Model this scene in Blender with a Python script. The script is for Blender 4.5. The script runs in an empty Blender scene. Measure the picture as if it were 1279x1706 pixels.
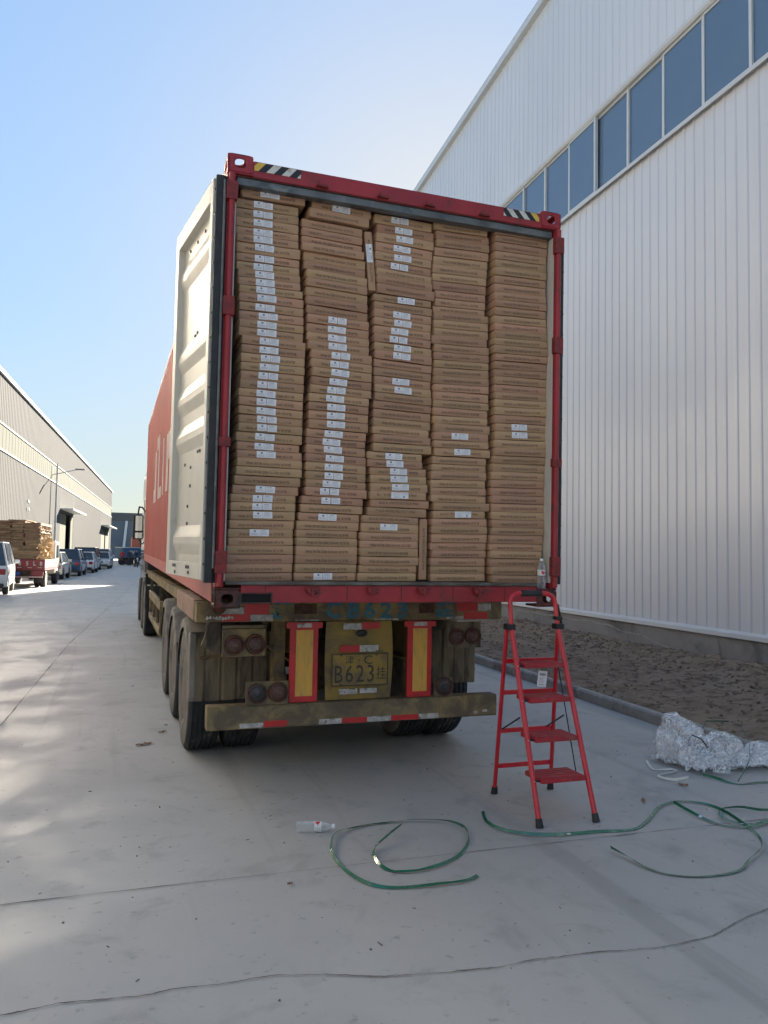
import bpy, bmesh, math, random
from mathutils import Vector, Matrix, noise, Euler
random.seed(7)
S = bpy.context.scene
R = math.radians
# ---------------------------------------------------------------- camera, sky, sun, exposure
def cam_rot(a, b, c):
    return Matrix.Rotation(a, 3, 'Z') @ Matrix.Rotation(b, 3, 'X') @ Matrix.Rotation(c, 3, 'Y')
cd = bpy.data.cameras.new("camera"); cam = bpy.data.objects.new("camera", cd); S.collection.objects.link(cam)
m3 = cam_rot(-0.334677, 0.055750, -0.017972)
X, F, U = m3.col[0], m3.col[1], m3.col[2]
cam.matrix_world = Matrix(((X.x, U.x, -F.x, -1.81484), (X.y, U.y, -F.y, -4.89100), (X.z, U.z, -F.z, 1.65078), (0, 0, 0, 1)))
cd.sensor_fit = 'HORIZONTAL'; cd.sensor_width = 36; cd.lens = 36 * 1286.94 / 1279; cd.clip_start = 0.05; cd.clip_end = 3000
S.camera = cam
SUN_AZ, SUN_EL = R(24), R(20)
W = bpy.data.worlds.new("World"); S.world = W; W.use_nodes = True
wn = W.node_tree; wn.nodes.clear()
sky = wn.nodes.new('ShaderNodeTexSky'); sky.sky_type = 'NISHITA'; sky.sun_disc = False
sky.sun_elevation = SUN_EL; sky.sun_rotation = SUN_AZ; sky.altitude = 50; sky.air_density = 0.75; sky.dust_density = 0.35; sky.ozone_density = 1.8
bg = wn.nodes.new('ShaderNodeBackground'); bg.inputs[1].default_value = 0.09
wo = wn.nodes.new('ShaderNodeOutputWorld')
# soften the range of the sky towards the sun (same for every ray)
lum = wn.nodes.new('ShaderNodeRGBToBW'); ma = wn.nodes.new('ShaderNodeMath'); ma.operation = 'MULTIPLY_ADD'; ma.inputs[1].default_value = 0.72; ma.inputs[2].default_value = 1.0
dv = wn.nodes.new('ShaderNodeMath'); dv.operation = 'DIVIDE'; dv.inputs[0].default_value = 1.0; sc_ = wn.nodes.new('ShaderNodeVectorMath'); sc_.operation = 'SCALE'
# pale haze band low over the horizon
wtc = wn.nodes.new('ShaderNodeTexCoord'); wsx = wn.nodes.new('ShaderNodeSeparateXYZ'); wmr = wn.nodes.new('ShaderNodeMapRange'); wmr.interpolation_type = 'SMOOTHSTEP'
wmr.inputs[1].default_value = -0.05; wmr.inputs[2].default_value = 0.30; wmr.inputs[3].default_value = 0.72; wmr.inputs[4].default_value = 0.0
wmx = wn.nodes.new('ShaderNodeMix'); wmx.data_type = 'RGBA'; wmx.inputs[7].default_value = (6.2, 6.6, 7.0, 1)
wn.links.new(wtc.outputs['Generated'], wsx.inputs[0]); wn.links.new(wsx.outputs['Z'], wmr.inputs[0]); wn.links.new(wmr.outputs[0], wmx.inputs[0]); wn.links.new(sky.outputs[0], wmx.inputs[6])
wn.links.new(wmx.outputs[2], lum.inputs[0]); wn.links.new(lum.outputs[0], ma.inputs[0]); wn.links.new(ma.outputs[0], dv.inputs[1])
wn.links.new(wmx.outputs[2], sc_.inputs[0]); wn.links.new(dv.outputs[0], sc_.inputs['Scale']); tint = wn.nodes.new('ShaderNodeVectorMath'); tint.operation = 'MULTIPLY'; tint.inputs[1].default_value = (0.97, 0.985, 0.90); wn.links.new(sc_.outputs[0], tint.inputs[0]); wn.links.new(tint.outputs[0], bg.inputs[0]); wn.links.new(bg.outputs[0], wo.inputs[0])
sl = bpy.data.lights.new("sun", 'SUN'); sl.energy = 4.2; sl.angle = R(0.5); sl.color = (1.0, 0.90, 0.76)
so = bpy.data.objects.new("sun", sl); S.collection.objects.link(so)
so.rotation_euler = Vector((-math.sin(SUN_AZ) * math.cos(SUN_EL), -math.cos(SUN_AZ) * math.cos(SUN_EL), -math.sin(SUN_EL))).to_track_quat('-Z', 'Y').to_euler()
S.cycles.blur_glossy = 0.45; S.cycles.sample_clamp_indirect = 6
S.view_settings.view_transform = 'Standard'; S.view_settings.look = 'None'; S.view_settings.exposure = 3.0; S.view_settings.gamma = 1

# ---------------------------------------------------------------- materials
MATS = {}
def mat(name, c1, c2=None, scale=4.0, rough=0.6, metal=0.0, bump=0.0, bscale=40.0, stretch=(1, 1, 1), thr=(0.35, 0.65),
        dirt=None, dscale=2.0, dthr=(0.5, 0.7), coat=0.0, rand=0.0, rough2=None, spec=0.5, dist=0.0):
    m = bpy.data.materials.new(name); m.use_nodes = True; nt = m.node_tree; N = nt.nodes; L = nt.links
    b = N['Principled BSDF']; MATS[name] = m
    b.inputs['Roughness'].default_value = rough; b.inputs['Metallic'].default_value = metal
    b.inputs['Coat Weight'].default_value = coat; b.inputs['Specular IOR Level'].default_value = spec
    tc = N.new('ShaderNodeTexCoord'); mp = N.new('ShaderNodeMapping'); mp.inputs['Scale'].default_value = stretch
    L.new(tc.outputs['Object'], mp.inputs[0])
    def ramp(sc, t, det=6, dd=0.0):
        n = N.new('ShaderNodeTexNoise'); n.inputs['Scale'].default_value = sc; n.inputs['Detail'].default_value = det; n.inputs['Roughness'].default_value = .6
        n.inputs['Distortion'].default_value = dd
        L.new(mp.outputs[0], n.inputs['Vector'])
        r = N.new('ShaderNodeMapRange'); r.inputs[1].default_value = t[0]; r.inputs[2].default_value = t[1]; r.interpolation_type = 'SMOOTHSTEP'
        L.new(n.outputs[0], r.inputs[0]); return r.outputs[0]
    def mix(f, a, c):
        x = N.new('ShaderNodeMix'); x.data_type = 'RGBA'
        if f is not None: L.new(f, x.inputs[0])
        if isinstance(a, tuple): x.inputs[6].default_value = (*a, 1)
        else: L.new(a, x.inputs[6])
        if isinstance(c, tuple): x.inputs[7].default_value = (*c, 1)
        else: L.new(c, x.inputs[7])
        return x.outputs[2]
    col = mix(ramp(scale, thr, dd=dist), c1, c2 or c1)
    if dirt: col = mix(ramp(dscale, dthr, 10, .6), col, dirt)
    if rand:
        oi = N.new('ShaderNodeObjectInfo'); hs = N.new('ShaderNodeHueSaturation')
        mr = N.new('ShaderNodeMapRange'); mr.inputs[3].default_value = 1 - rand; mr.inputs[4].default_value = 1 + rand
        L.new(oi.outputs['Random'], mr.inputs[0]); L.new(mr.outputs[0], hs.inputs['Value']); L.new(col, hs.inputs['Color'])
        mh = N.new('ShaderNodeMath'); mh.operation = 'MULTIPLY_ADD'; mh.inputs[1].default_value = 7.31; mh.inputs[2].default_value = 0
        fr = N.new('ShaderNodeMath'); fr.operation = 'FRACT'; L.new(oi.outputs['Random'], mh.inputs[0]); L.new(mh.outputs[0], fr.inputs[0])
        mh2 = N.new('ShaderNodeMapRange'); mh2.inputs[3].default_value = 0.488; mh2.inputs[4].default_value = 0.512; L.new(fr.outputs[0], mh2.inputs[0]); L.new(mh2.outputs[0], hs.inputs['Hue'])
        col = hs.outputs[0]
    L.new(col, b.inputs['Base Color'])
    if rough2 is not None:
        mr = N.new('ShaderNodeMapRange'); mr.inputs[3].default_value = rough; mr.inputs[4].default_value = rough2
        L.new(ramp(scale * 1.7, (.3, .7)), mr.inputs[0]); L.new(mr.outputs[0], b.inputs['Roughness'])
    if bump:
        n = N.new('ShaderNodeTexNoise'); n.inputs['Scale'].default_value = bscale; n.inputs['Detail'].default_value = 8
        L.new(mp.outputs[0], n.inputs['Vector']); bp = N.new('ShaderNodeBump'); bp.inputs['Strength'].default_value = bump; bp.inputs['Distance'].default_value = 0.02
        L.new(n.outputs[0], bp.inputs['Height']); L.new(bp.outputs[0], b.inputs['Normal'])
    return m
# metals and paints
mat('red_paint', (0.40, 0.028, 0.035), (0.31, 0.022, 0.03), 3, .42, dirt=(0.10, 0.035, 0.025), dscale=5, dthr=(.56, .75), bump=.12, bscale=60)
mat('red_side', (0.50, 0.11, 0.085), (0.43, 0.09, 0.075), 1.2, .5, dirt=(0.30, 0.11, 0.08), dscale=3, dthr=(.5, .8))
mat('rust_red', (0.17, 0.035, 0.025), (0.09, 0.035, 0.025), 14, .75, bump=.4, bscale=70, dirt=(0.06, 0.035, 0.03), dscale=9, dthr=(.45, .6))
mat('keeper_red', (0.28, 0.028, 0.03), (0.16, 0.025, 0.022), 25, .6, bump=.3, bscale=70)
mat('rust', (0.13, 0.055, 0.03), (0.05, 0.03, 0.022), 18, .85, bump=.5, bscale=80)
mat('ladder_red', (0.62, 0.012, 0.025), (0.55, 0.012, 0.022), 6, .28, coat=.5)
mat('tread_red', (0.45, 0.02, 0.03), (0.35, 0.03, 0.035), 9, .6, dirt=(0.25, 0.14, 0.11), dscale=14, dthr=(.5, .8), bump=.1, bscale=200)
mat('cream', (0.62, 0.60, 0.53), (0.57, 0.55, 0.49), 2.5, .5, dirt=(0.42, 0.38, 0.30), dscale=4, dthr=(.55, .9))
mat('grey_metal', (0.17, 0.18, 0.18), (0.10, 0.11, 0.11), 6, .5, metal=.4, dirt=(0.22, 0.22, 0.21), dscale=9)
mat('worn_metal', (0.22, 0.20, 0.17), (0.10, 0.08, 0.065), 16, .55, metal=.3, bump=.3, bscale=60, stretch=(.3, 1, 1))
mat('black_rubber', (0.016, 0.017, 0.018), (0.03, 0.03, 0.032), 8, .55, bump=.1)
mat('black_plastic', (0.018, 0.018, 0.02), (0.012, 0.012, 0.013), 8, .4)
mat('pocket_shade', (0.006, 0.006, 0.007), None, 4, .9)
mat('tyre', (0.035, 0.036, 0.04), (0.022, 0.023, 0.026), 5, .8, dirt=(0.15, 0.13, 0.11), dscale=4, dthr=(.52, .75), bump=.2, bscale=60)
mat('tyre_wall', (0.19, 0.175, 0.155), (0.10, 0.095, 0.088), 4, .85, dirt=(0.28, 0.25, 0.215), dscale=5, dthr=(.5, .75), bump=.2, bscale=50)
mat('rim', (0.16, 0.13, 0.10), (0.09, 0.07, 0.055), 7, .7, dirt=(0.25, 0.2, 0.16), dscale=6)
mat('yellow_dirty', (0.34, 0.25, 0.10), (0.23, 0.175, 0.09), 6, .75, dirt=(0.13, 0.10, 0.066), dscale=4, dthr=(.38, .60), bump=.35, bscale=50)
mat('yellow_plate', (0.36, 0.235, 0.045), (0.27, 0.18, 0.045), 4, .65, dirt=(0.15, 0.11, 0.06), dscale=4.5, dthr=(.42, .68))
mat('yellow_clean', (0.78, 0.42, 0.06), (0.66, 0.38, 0.08), 9, .5, dirt=(0.32, 0.24, 0.12), dscale=8, dthr=(.5, .8), stretch=(3, 3, .6))
mat('reflect_red', (0.62, 0.03, 0.03), (0.5, 0.025, 0.025), 8, .35, dirt=(0.2, 0.04, 0.03), dscale=10, dthr=(.55, .8))
mat('reflect_white', (0.55, 0.54, 0.50), (0.35, 0.33, 0.30), 22, .5, dirt=(0.16, 0.12, 0.09), dscale=18, dthr=(.55, .65))
mat('deck_brown', (0.33, 0.20, 0.15), (0.26, 0.17, 0.12), 6, .75, dirt=(0.17, 0.11, 0.07), dscale=6, bump=.3)
mat('mud', (0.15, 0.12, 0.08), (0.20, 0.155, 0.095), 5, .9, dirt=(0.055, 0.045, 0.035), dscale=3.5, dthr=(.45, .65), bump=.35, bscale=30, stretch=(2.2, 1, .5))
mat('mud_light', (0.27, 0.24, 0.20), (0.19, 0.17, 0.145), 4, .9, dirt=(0.09, 0.08, 0.07), dscale=5, dthr=(.5, .7), bump=.4, bscale=30)
mat('chassis', (0.05, 0.04, 0.028), (0.10, 0.075, 0.04), 5, .85, bump=.3)
mat('chassis_yellow', (0.24, 0.165, 0.06), (0.13, 0.095, 0.05), 4, .8, bump=.3, dirt=(.07, .055, .04), dscale=5)
mat('lens_red', (0.16, 0.035, 0.035), (0.09, 0.03, 0.028), 10, .35, dirt=(0.13, 0.09, 0.06), dscale=12, dthr=(.45, .6))
mat('lens_dark', (0.06, 0.065, 0.07), (0.035, 0.04, 0.045), 10, .25)
mat('plate_ink', (0.05, 0.042, 0.03), None, 4, .6)
mat('blue_ink', (0.03, 0.22, 0.27), (0.06, 0.12, 0.22), 25, .6, dirt=(0.2, 0.15, 0.05), dscale=30, dthr=(.52, .62))
mat('haz_black', (0.02, 0.02, 0.022), None, 4, .5)
mat('haz_white', (0.72, 0.70, 0.62), None, 4, .5, dirt=(.5, .45, .35), dscale=30)
mat('haz_yellow', (0.75, 0.5, 0.08), None, 4, .5)
mat('side_white', (0.72, 0.60, 0.54), (0.62, 0.5, 0.45), 5, .6)
mat('kraft', (0.50, 0.30, 0.175), (0.44, 0.262, 0.15), 7, .72, stretch=(.5, 1, 3), dirt=(0.45, 0.295, 0.20), dscale=9, dthr=(.55, .75), rand=.13, bump=.14, bscale=50, spec=.35)
mat('print_ink', (0.075, 0.045, 0.034), (0.19, 0.12, 0.08), 60, .7)
mat('sticker', (0.88, 0.86, 0.86), (0.82, 0.81, 0.81), 12, .45)
mat('sticker_ink', (0.20, 0.20, 0.27), None, 4, .6)
mat('clear_tape', (0.42, 0.31, 0.20), None, 4, .2)
mat('bottle_cap', (0.85, 0.85, 0.85), None, 4, .35)
mat('label_white', (0.78, 0.76, 0.74), None, 4, .45)
mat('label_red', (0.65, 0.04, 0.04), None, 4, .45)
mat('concrete_wall', (0.30, 0.29, 0.275), (0.25, 0.24, 0.23), 1.3, .9, dirt=(0.15, 0.145, 0.14), dscale=1.5, bump=.3, bscale=20)
mat('clad_white', (0.69, 0.71, 0.73), (0.65, 0.67, 0.695), .9, .33, spec=.6, rough2=.42, stretch=(1, 1, .12), dirt=(0.66, 0.665, 0.66), dscale=6, dthr=(.55, .85))
mat('trim_white', (0.62, 0.64, 0.63), (0.58, 0.60, 0.59), 1.5, .4)
mat('trim_dark', (0.20, 0.21, 0.2), None, 1.5, .5)
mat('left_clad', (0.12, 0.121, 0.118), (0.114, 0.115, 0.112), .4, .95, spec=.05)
mat('bounce_glass', (0.60, 0.56, 0.49), None, .6, .15, metal=0.75, spec=0.0)
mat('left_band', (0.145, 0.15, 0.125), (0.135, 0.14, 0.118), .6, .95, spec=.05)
mat('roof_grey', (0.35, 0.36, 0.36), None, 1, .6)
mat('door_dark', (0.035, 0.035, 0.04), (0.05, 0.05, 0.05), 2, .8)
mat('far_wall', (0.10, 0.125, 0.145), (0.12, 0.14, 0.155), .3, .6)
mat('kerb_stone', (0.42, 0.40, 0.36), (0.33, 0.315, 0.285), 6, .9, dirt=(0.22, 0.20, 0.165), dscale=4, bump=.5, bscale=30)
mat('crack', (0.06, 0.055, 0.05), (0.22, 0.21, 0.20), 3.2, .95)
mat('strap_green', (0.015, 0.13, 0.075), (0.02, 0.17, 0.10), 9, .25, dirt=(0.20, 0.34, 0.25), dscale=5, dthr=(.55, .75), spec=.9)
mat('clip_metal', (0.6, 0.6, 0.6), None, 4, .3, metal=.9)
mat('leaf_brown', (0.34, 0.17, 0.08), (0.22, 0.10, 0.045), 40, .7)
mat('pebble', (0.30, 0.27, 0.24), (0.12, 0.10, 0.09), 3, .9)
mat('white_paint', (0.72, 0.73, 0.73), (0.68, 0.69, 0.69), 2, .22, coat=.6)
mat('cream_paint', (0.68, 0.64, 0.54), None, 2, .25, coat=.5)
mat('blue_paint', (0.02, 0.07, 0.15), (0.025, 0.08, 0.17), 2, .22, coat=.7)
mat('dark_paint', (0.03, 0.032, 0.036), None, 2, .25, coat=.6)
mat('truck_blue', (0.03, 0.10, 0.19), None, 2, .4)
mat('maroon', (0.20, 0.02, 0.03), (0.15, 0.02, 0.028), 4, .5)
mat('orange_paint', (0.55, 0.17, 0.10), (0.48, 0.14, 0.09), 3, .5)
mat('car_glass', (0.02, 0.026, 0.035), None, 2, .06, spec=.9)
mat('tail_red', (0.35, 0.02, 0.025), None, 2, .2)
mat('lamp_clear', (0.7, 0.7, 0.7), None, 2, .1)
mat('alloy', (0.35, 0.35, 0.36), None, 2, .3, metal=.8)
mat('plate_blue', (0.02, 0.07, 0.35), None, 2, .4)
mat('cardboard_flat', (0.40, 0.27, 0.17), (0.24, 0.15, 0.09), 5, .85, rand=.18, stretch=(1, 1, 5))
mat('cardboard_light', (0.60, 0.46, 0.28), (0.42, 0.30, 0.17), 20, .85)
mat('skin', (0.42, 0.25, 0.18), None, 2, .6)
mat('hair', (0.02, 0.016, 0.014), None, 2, .6)
mat('cloth_red', (0.35, 0.04, 0.05), None, 2, .9)
mat('cloth_dark', (0.03, 0.035, 0.05), None, 2, .9)
mat('pole_grey', (0.5, 0.51, 0.52), None, 2, .4, metal=.3)
mat('mirror_glass', (0.75, 0.77, 0.78), None, 2, .04, metal=1.0)
mat('wood_floor', (0.16, 0.11, 0.07), (0.1, .07, .05), 6, .8)
def glass_mat(name, col, rough, trans=1.0, ior=1.45):
    m = bpy.data.materials.new(name); m.use_nodes = True; b = m.node_tree.nodes['Principled BSDF']
    b.inputs['Base Color'].default_value = (*col, 1); b.inputs['Roughness'].default_value = rough; b.inputs['Transmission Weight'].default_value = trans; b.inputs['IOR'].default_value = ior
    MATS[name] = m; return m
m = bpy.data.materials.new('bottle_clear'); m.use_nodes = True; nt = m.node_tree; b = nt.nodes['Principled BSDF']; MATS['bottle_clear'] = m
b.inputs['Base Color'].default_value = (.9, .92, .94, 1); b.inputs['Roughness'].default_value = .06; b.inputs['Specular IOR Level'].default_value = 1.0
tr = nt.nodes.new('ShaderNodeBsdfTransparent'); mx = nt.nodes.new('ShaderNodeMixShader'); lw_ = nt.nodes.new('ShaderNodeLayerWeight'); lw_.inputs[0].default_value = .35; rr_ = nt.nodes.new('ShaderNodeMapRange'); rr_.inputs[3].default_value = .05; rr_.inputs[4].default_value = .60
nt.links.new(lw_.outputs['Facing'], rr_.inputs[0]); nt.links.new(rr_.outputs[0], mx.inputs[0]); nt.links.new(tr.outputs[0], mx.inputs[1]); nt.links.new(b.outputs[0], mx.inputs[2]); nt.links.new(mx.outputs[0], nt.nodes['Material Output'].inputs[0])
def window_mat():
    m = mat('window_glass', (0.10, 0.16, 0.24), (0.12, 0.18, 0.26), .25, .05, spec=.75)
    return m
window_mat()
# thin see-through film, fold edges painted opaque white as highlights
m = bpy.data.materials.new('film'); m.use_nodes = True; nt = m.node_tree; b = nt.nodes['Principled BSDF']; MATS['film'] = m
b.inputs['Base Color'].default_value = (.98, .98, .98, 1); b.inputs['Roughness'].default_value = .10; b.inputs['Specular IOR Level'].default_value = .9
tr = nt.nodes.new('ShaderNodeBsdfTransparent'); mx = nt.nodes.new('ShaderNodeMixShader'); tc = nt.nodes.new('ShaderNodeTexCoord')
nz = nt.nodes.new('ShaderNodeTexNoise'); nz.inputs['Scale'].default_value = 5; nz.inputs['Detail'].default_value = 6; nz.inputs['Distortion'].default_value = 1.2
mr = nt.nodes.new('ShaderNodeMapRange'); mr.inputs[1].default_value = .35; mr.inputs[2].default_value = .65; mr.inputs[3].default_value = .16; mr.inputs[4].default_value = .62
bp = nt.nodes.new('ShaderNodeBump'); bp.inputs['Strength'].default_value = .7; bp.inputs['Distance'].default_value = .04
n2 = nt.nodes.new('ShaderNodeTexVoronoi'); n2.feature = 'DISTANCE_TO_EDGE'; n2.inputs['Scale'].default_value = 11; wz = nt.nodes.new('ShaderNodeTexNoise'); wz.inputs['Scale'].default_value = 7; wa = nt.nodes.new('ShaderNodeVectorMath'); wa.operation = 'MULTIPLY_ADD'; wa.inputs[1].default_value = (.42, .42, .42)
L = nt.links; L.new(tc.outputs['Object'], nz.inputs[0]); L.new(tc.outputs['Object'], wz.inputs[0]); L.new(wz.outputs['Color'], wa.inputs[0]); L.new(tc.outputs['Object'], wa.inputs[2]); L.new(wa.outputs[0], n2.inputs['Vector']); L.new(nz.outputs[0], mr.inputs[0]); fold_glint = nt.nodes.new('ShaderNodeMapRange'); fold_glint.inputs[1].default_value = 0.0; fold_glint.inputs[2].default_value = .16; fold_glint.inputs[3].default_value = .92; fold_glint.inputs[4].default_value = 0.0; L.new(n2.outputs[0], fold_glint.inputs[0])
fm = nt.nodes.new('ShaderNodeMath'); fm.operation = 'MAXIMUM'; L.new(mr.outputs[0], fm.inputs[0]); L.new(fold_glint.outputs[0], fm.inputs[1]); L.new(fm.outputs[0], mx.inputs[0])
L.new(n2.outputs[0], bp.inputs['Height']); L.new(bp.outputs[0], b.inputs['Normal']); L.new(tr.outputs[0], mx.inputs[1]); L.new(b.outputs[0], mx.inputs[2]); L.new(mx.outputs[0], nt.nodes['Material Output'].inputs[0])

def road_mat():
    m = bpy.data.materials.new('road_concrete'); m.use_nodes = True; nt = m.node_tree; N = nt.nodes; L = nt.links; b = N['Principled BSDF']; MATS['road_concrete'] = m
    tc = N.new('ShaderNodeTexCoord')
    def nz(sc, det, t0, t1, dist=0, st=(1, 1, 1), lo=0, hi=1):
        mp = N.new('ShaderNodeMapping'); mp.inputs['Scale'].default_value = st; L.new(tc.outputs['Object'], mp.inputs[0])
        n = N.new('ShaderNodeTexNoise'); n.inputs['Scale'].default_value = sc; n.inputs['Detail'].default_value = det; n.inputs['Roughness'].default_value = .62; n.inputs['Distortion'].default_value = dist
        L.new(mp.outputs[0], n.inputs['Vector']); r = N.new('ShaderNodeMapRange'); r.interpolation_type = 'SMOOTHSTEP'
        r.inputs[1].default_value = t0; r.inputs[2].default_value = t1; r.inputs[3].default_value = lo; r.inputs[4].default_value = hi; L.new(n.outputs[0], r.inputs[0]); return r.outputs[0]
    def mix(f, a, c, mode='MIX'):
        x = N.new('ShaderNodeMix'); x.data_type = 'RGBA'; x.blend_type = mode; L.new(f, x.inputs[0])
        for i, v in ((6, a), (7, c)):
            if isinstance(v, tuple): x.inputs[i].default_value = (*v, 1)
            else: L.new(v, x.inputs[i])
        return x.outputs[2]
    c = mix(nz(.45, 6, .3, .7), (.47, .455, .42), (.40, .392, .37))
    c = mix(nz(3.2, 10, .52, .72, .5, lo=0, hi=.75), c, (.30, .29, .27))
    c = mix(nz(1.1, 8, .55, .75, .8, (1, .35, 1), 0, .6), c, (.50, .48, .44))
    c = mix(nz(14, 8, .60, .70, lo=0, hi=.55), c, (0.168, 0.161, 0.154))
    c = mix(nz(160, 3, .40, .62, lo=0, hi=.30), c, (0.462, 0.455, 0.434))
    c = mix(nz(1.0, 4, .56, .70, .3, (2.6, .10, 1), 0, .38), c, (.25, .24, .225))
    c = mix(nz(.8, 9, .60, .68, 1.2, (1, 1, 1), 0, .35), c, (.27, .262, .25))
    L.new(c, b.inputs['Base Color'])
    L.new(nz(1.5, 6, .3, .7, lo=.50, hi=.78), b.inputs['Roughness'])
    n1 = N.new('ShaderNodeTexNoise'); n1.inputs['Scale'].default_value = 120; n1.inputs['Detail'].default_value = 6; L.new(tc.outputs['Object'], n1.inputs['Vector'])
    n2 = N.new('ShaderNodeTexNoise'); n2.inputs['Scale'].default_value = 2.5; n2.inputs['Detail'].default_value = 5; L.new(tc.outputs['Object'], n2.inputs['Vector'])
    b1 = N.new('ShaderNodeBump'); b1.inputs['Strength'].default_value = .22; b1.inputs['Distance'].default_value = .004; L.new(n1.outputs[0], b1.inputs['Height'])
    b2 = N.new('ShaderNodeBump'); b2.inputs['Strength'].default_value = .18; b2.inputs['Distance'].default_value = .02; L.new(n2.outputs[0], b2.inputs['Height']); L.new(b1.outputs[0], b2.inputs['Normal'])
    L.new(b2.outputs[0], b.inputs['Normal'])
road_mat()
mat('soil', (0.25, 0.18, 0.125), (0.33, 0.245, 0.175), 2.2, .98, dirt=(0.14, 0.098, 0.07), dscale=7, dthr=(.48, .64), bump=.8, bscale=45, spec=.1)
mat('soil_bit', (0.25, 0.185, 0.13), (0.15, 0.105, 0.075), .9, .95, spec=.1)
mat('straw', (0.36, 0.30, 0.22), (0.25, 0.20, 0.14), 3, .9)

# ---------------------------------------------------------------- mesh helpers
class MB:
    def __init__(s): s.v = []; s.f = []; s.m = []
    def add(s, vs, fs, mi=0, M=None):
        o = len(s.v); s.v += [tuple(M @ Vector(p)) if M else tuple(p) for p in vs]
        s.f += [tuple(i + o for i in f) for f in fs]; s.m += [mi] * len(fs); return s
    def box(s, x0, x1, y0, y1, z0, z1, mi=0, M=None):
        return s.add([(x0, y0, z0), (x1, y0, z0), (x1, y1, z0), (x0, y1, z0), (x0, y0, z1), (x1, y0, z1), (x1, y1, z1), (x0, y1, z1)],
                     [(0, 3, 2, 1), (4, 5, 6, 7), (0, 1, 5, 4), (1, 2, 6, 5), (2, 3, 7, 6), (3, 0, 4, 7)], mi, M)
    def prism(s, poly, axis, a, b, mi=0, M=None):
        def P(p, t):
            return {'x': (t, p[0], p[1]), 'y': (p[0], t, p[1]), 'z': (p[0], p[1], t)}[axis]
        n = len(poly); vs = [P(p, a) for p in poly] + [P(p, b) for p in poly]
        fs = [tuple(range(n))[::-1], tuple(range(n, 2 * n))] + [(i, (i + 1) % n, n + (i + 1) % n, n + i) for i in range(n)]
        return s.add(vs, fs, mi, M)
    def tube(s, pts, r, n=10, mi=0, M=None, caps=True, sx=1.0):
        pts = [Vector(p) for p in pts]; rs = r if isinstance(r, (list, tuple)) else [r] * len(pts)
        vs = []; fs = []; up = None
        for i, p in enumerate(pts):
            t = (pts[min(i + 1, len(pts) - 1)] - pts[max(i - 1, 0)]).normalized()
            if up is None:
                up = Vector((0, 0, 1)) if abs(t.z) < .9 else Vector((0, 1, 0))
            a = t.cross(up).normalized(); u2 = a.cross(t).normalized(); up = u2
            for k in range(n):
                q = 2 * math.pi * k / n; vs.append(p + (a * math.cos(q) * sx + u2 * math.sin(q)) * rs[i])
        for i in range(len(pts) - 1):
            for k in range(n):
                fs.append((i * n + k, i * n + (k + 1) % n, (i + 1) * n + (k + 1) % n, (i + 1) * n + k))
        if caps: fs += [tuple(range(n))[::-1], tuple((len(pts) - 1) * n + k for k in range(n))]
        return s.add(vs, fs, mi, M)
    def lathe(s, prof, axis='z', n=24, mi=0, M=None, c=(0, 0, 0)):
        vs = []; fs = []
        for r, h in prof:
            for k in range(n):
                q = 2 * math.pi * k / n; a, b = r * math.cos(q), r * math.sin(q)
                p = {'z': (a, b, h), 'x': (h, a, b), 'y': (a, h, b)}[axis]; vs.append((p[0] + c[0], p[1] + c[1], p[2] + c[2]))
        for i in range(len(prof) - 1):
            for k in range(n): fs.append((i * n + k, i * n + (k + 1) % n, (i + 1) * n + (k + 1) % n, (i + 1) * n + k))
        if prof[0][0] > 1e-5: fs.append(tuple(range(n))[::-1])
        if prof[-1][0] > 1e-5: fs.append(tuple((len(prof) - 1) * n + k for k in range(n)))
        return s.add(vs, fs, mi, M)
    def ring_plate(s, w, h, hole, t, M, mi=0):
        # plate in local XY centred at 0, thickness t along -Z, oval hole (rx, ry)
        n = 24; out = []; inn = []
        for k in range(n):
            q = 2 * math.pi * k / n; cx, sy = math.cos(q), math.sin(q); f = min(w / 2 / max(abs(cx), 1e-6), h / 2 / max(abs(sy), 1e-6))
            out.append((cx * f, sy * f)); e = 2.6
            rr = (abs(cx / hole[0]) ** e + abs(sy / hole[1]) ** e) ** (-1 / e); inn.append((cx * rr, sy * rr))
        vs = [(x, y, 0) for x, y in out] + [(x, y, 0) for x, y in inn] + [(x, y, -t) for x, y in out] + [(x, y, -t) for x, y in inn]
        fs = []
        for k in range(n):
            j = (k + 1) % n; fs += [(k, j, n + j, n + k), (n + k, n + j, 3 * n + j, 3 * n + k), (2 * n + k, 3 * n + k, 3 * n + j, 2 * n + j), (k, 2 * n + k, 2 * n + j, j)]
        return s.add(vs, fs, mi, M)
    def build(s, name, mats, parent=None, smooth=False, bevel=0, seg=2, M=None, clean=True):
        me = bpy.data.meshes.new(name); me.from_pydata(s.v, [], s.f)
        if isinstance(mats, str): mats = [mats]
        for q in mats: me.materials.append(MATS[q])
        for p, i in zip(me.polygons, s.m): p.material_index = i
        if clean or bevel:
            bm = bmesh.new(); bm.from_mesh(me); bmesh.ops.recalc_face_normals(bm, faces=bm.faces)
            if bevel:
                ed = [e for e in bm.edges if len(e.link_faces) == 2 and e.calc_face_angle(0) > .5]
                bmesh.ops.bevel(bm, geom=ed, offset=bevel, segments=seg, affect='EDGES', profile=.6, clamp_overlap=True)
            bm.to_mesh(me); bm.free()
        if smooth:
            me.polygons.foreach_set('use_smooth', [True] * len(me.polygons)); me.set_sharp_from_angle(angle=R(38))
        o = bpy.data.objects.new(name, me); S.collection.objects.link(o)
        if parent is not None: o.parent = parent
        if M is not None: o.matrix_local = M
        return o
def tag(o, label=None, cat=None, group=None, kind=None):
    if label: o['label'] = label
    if cat: o['category'] = cat
    if group: o['group'] = group
    if kind: o['kind'] = kind
    return o
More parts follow.
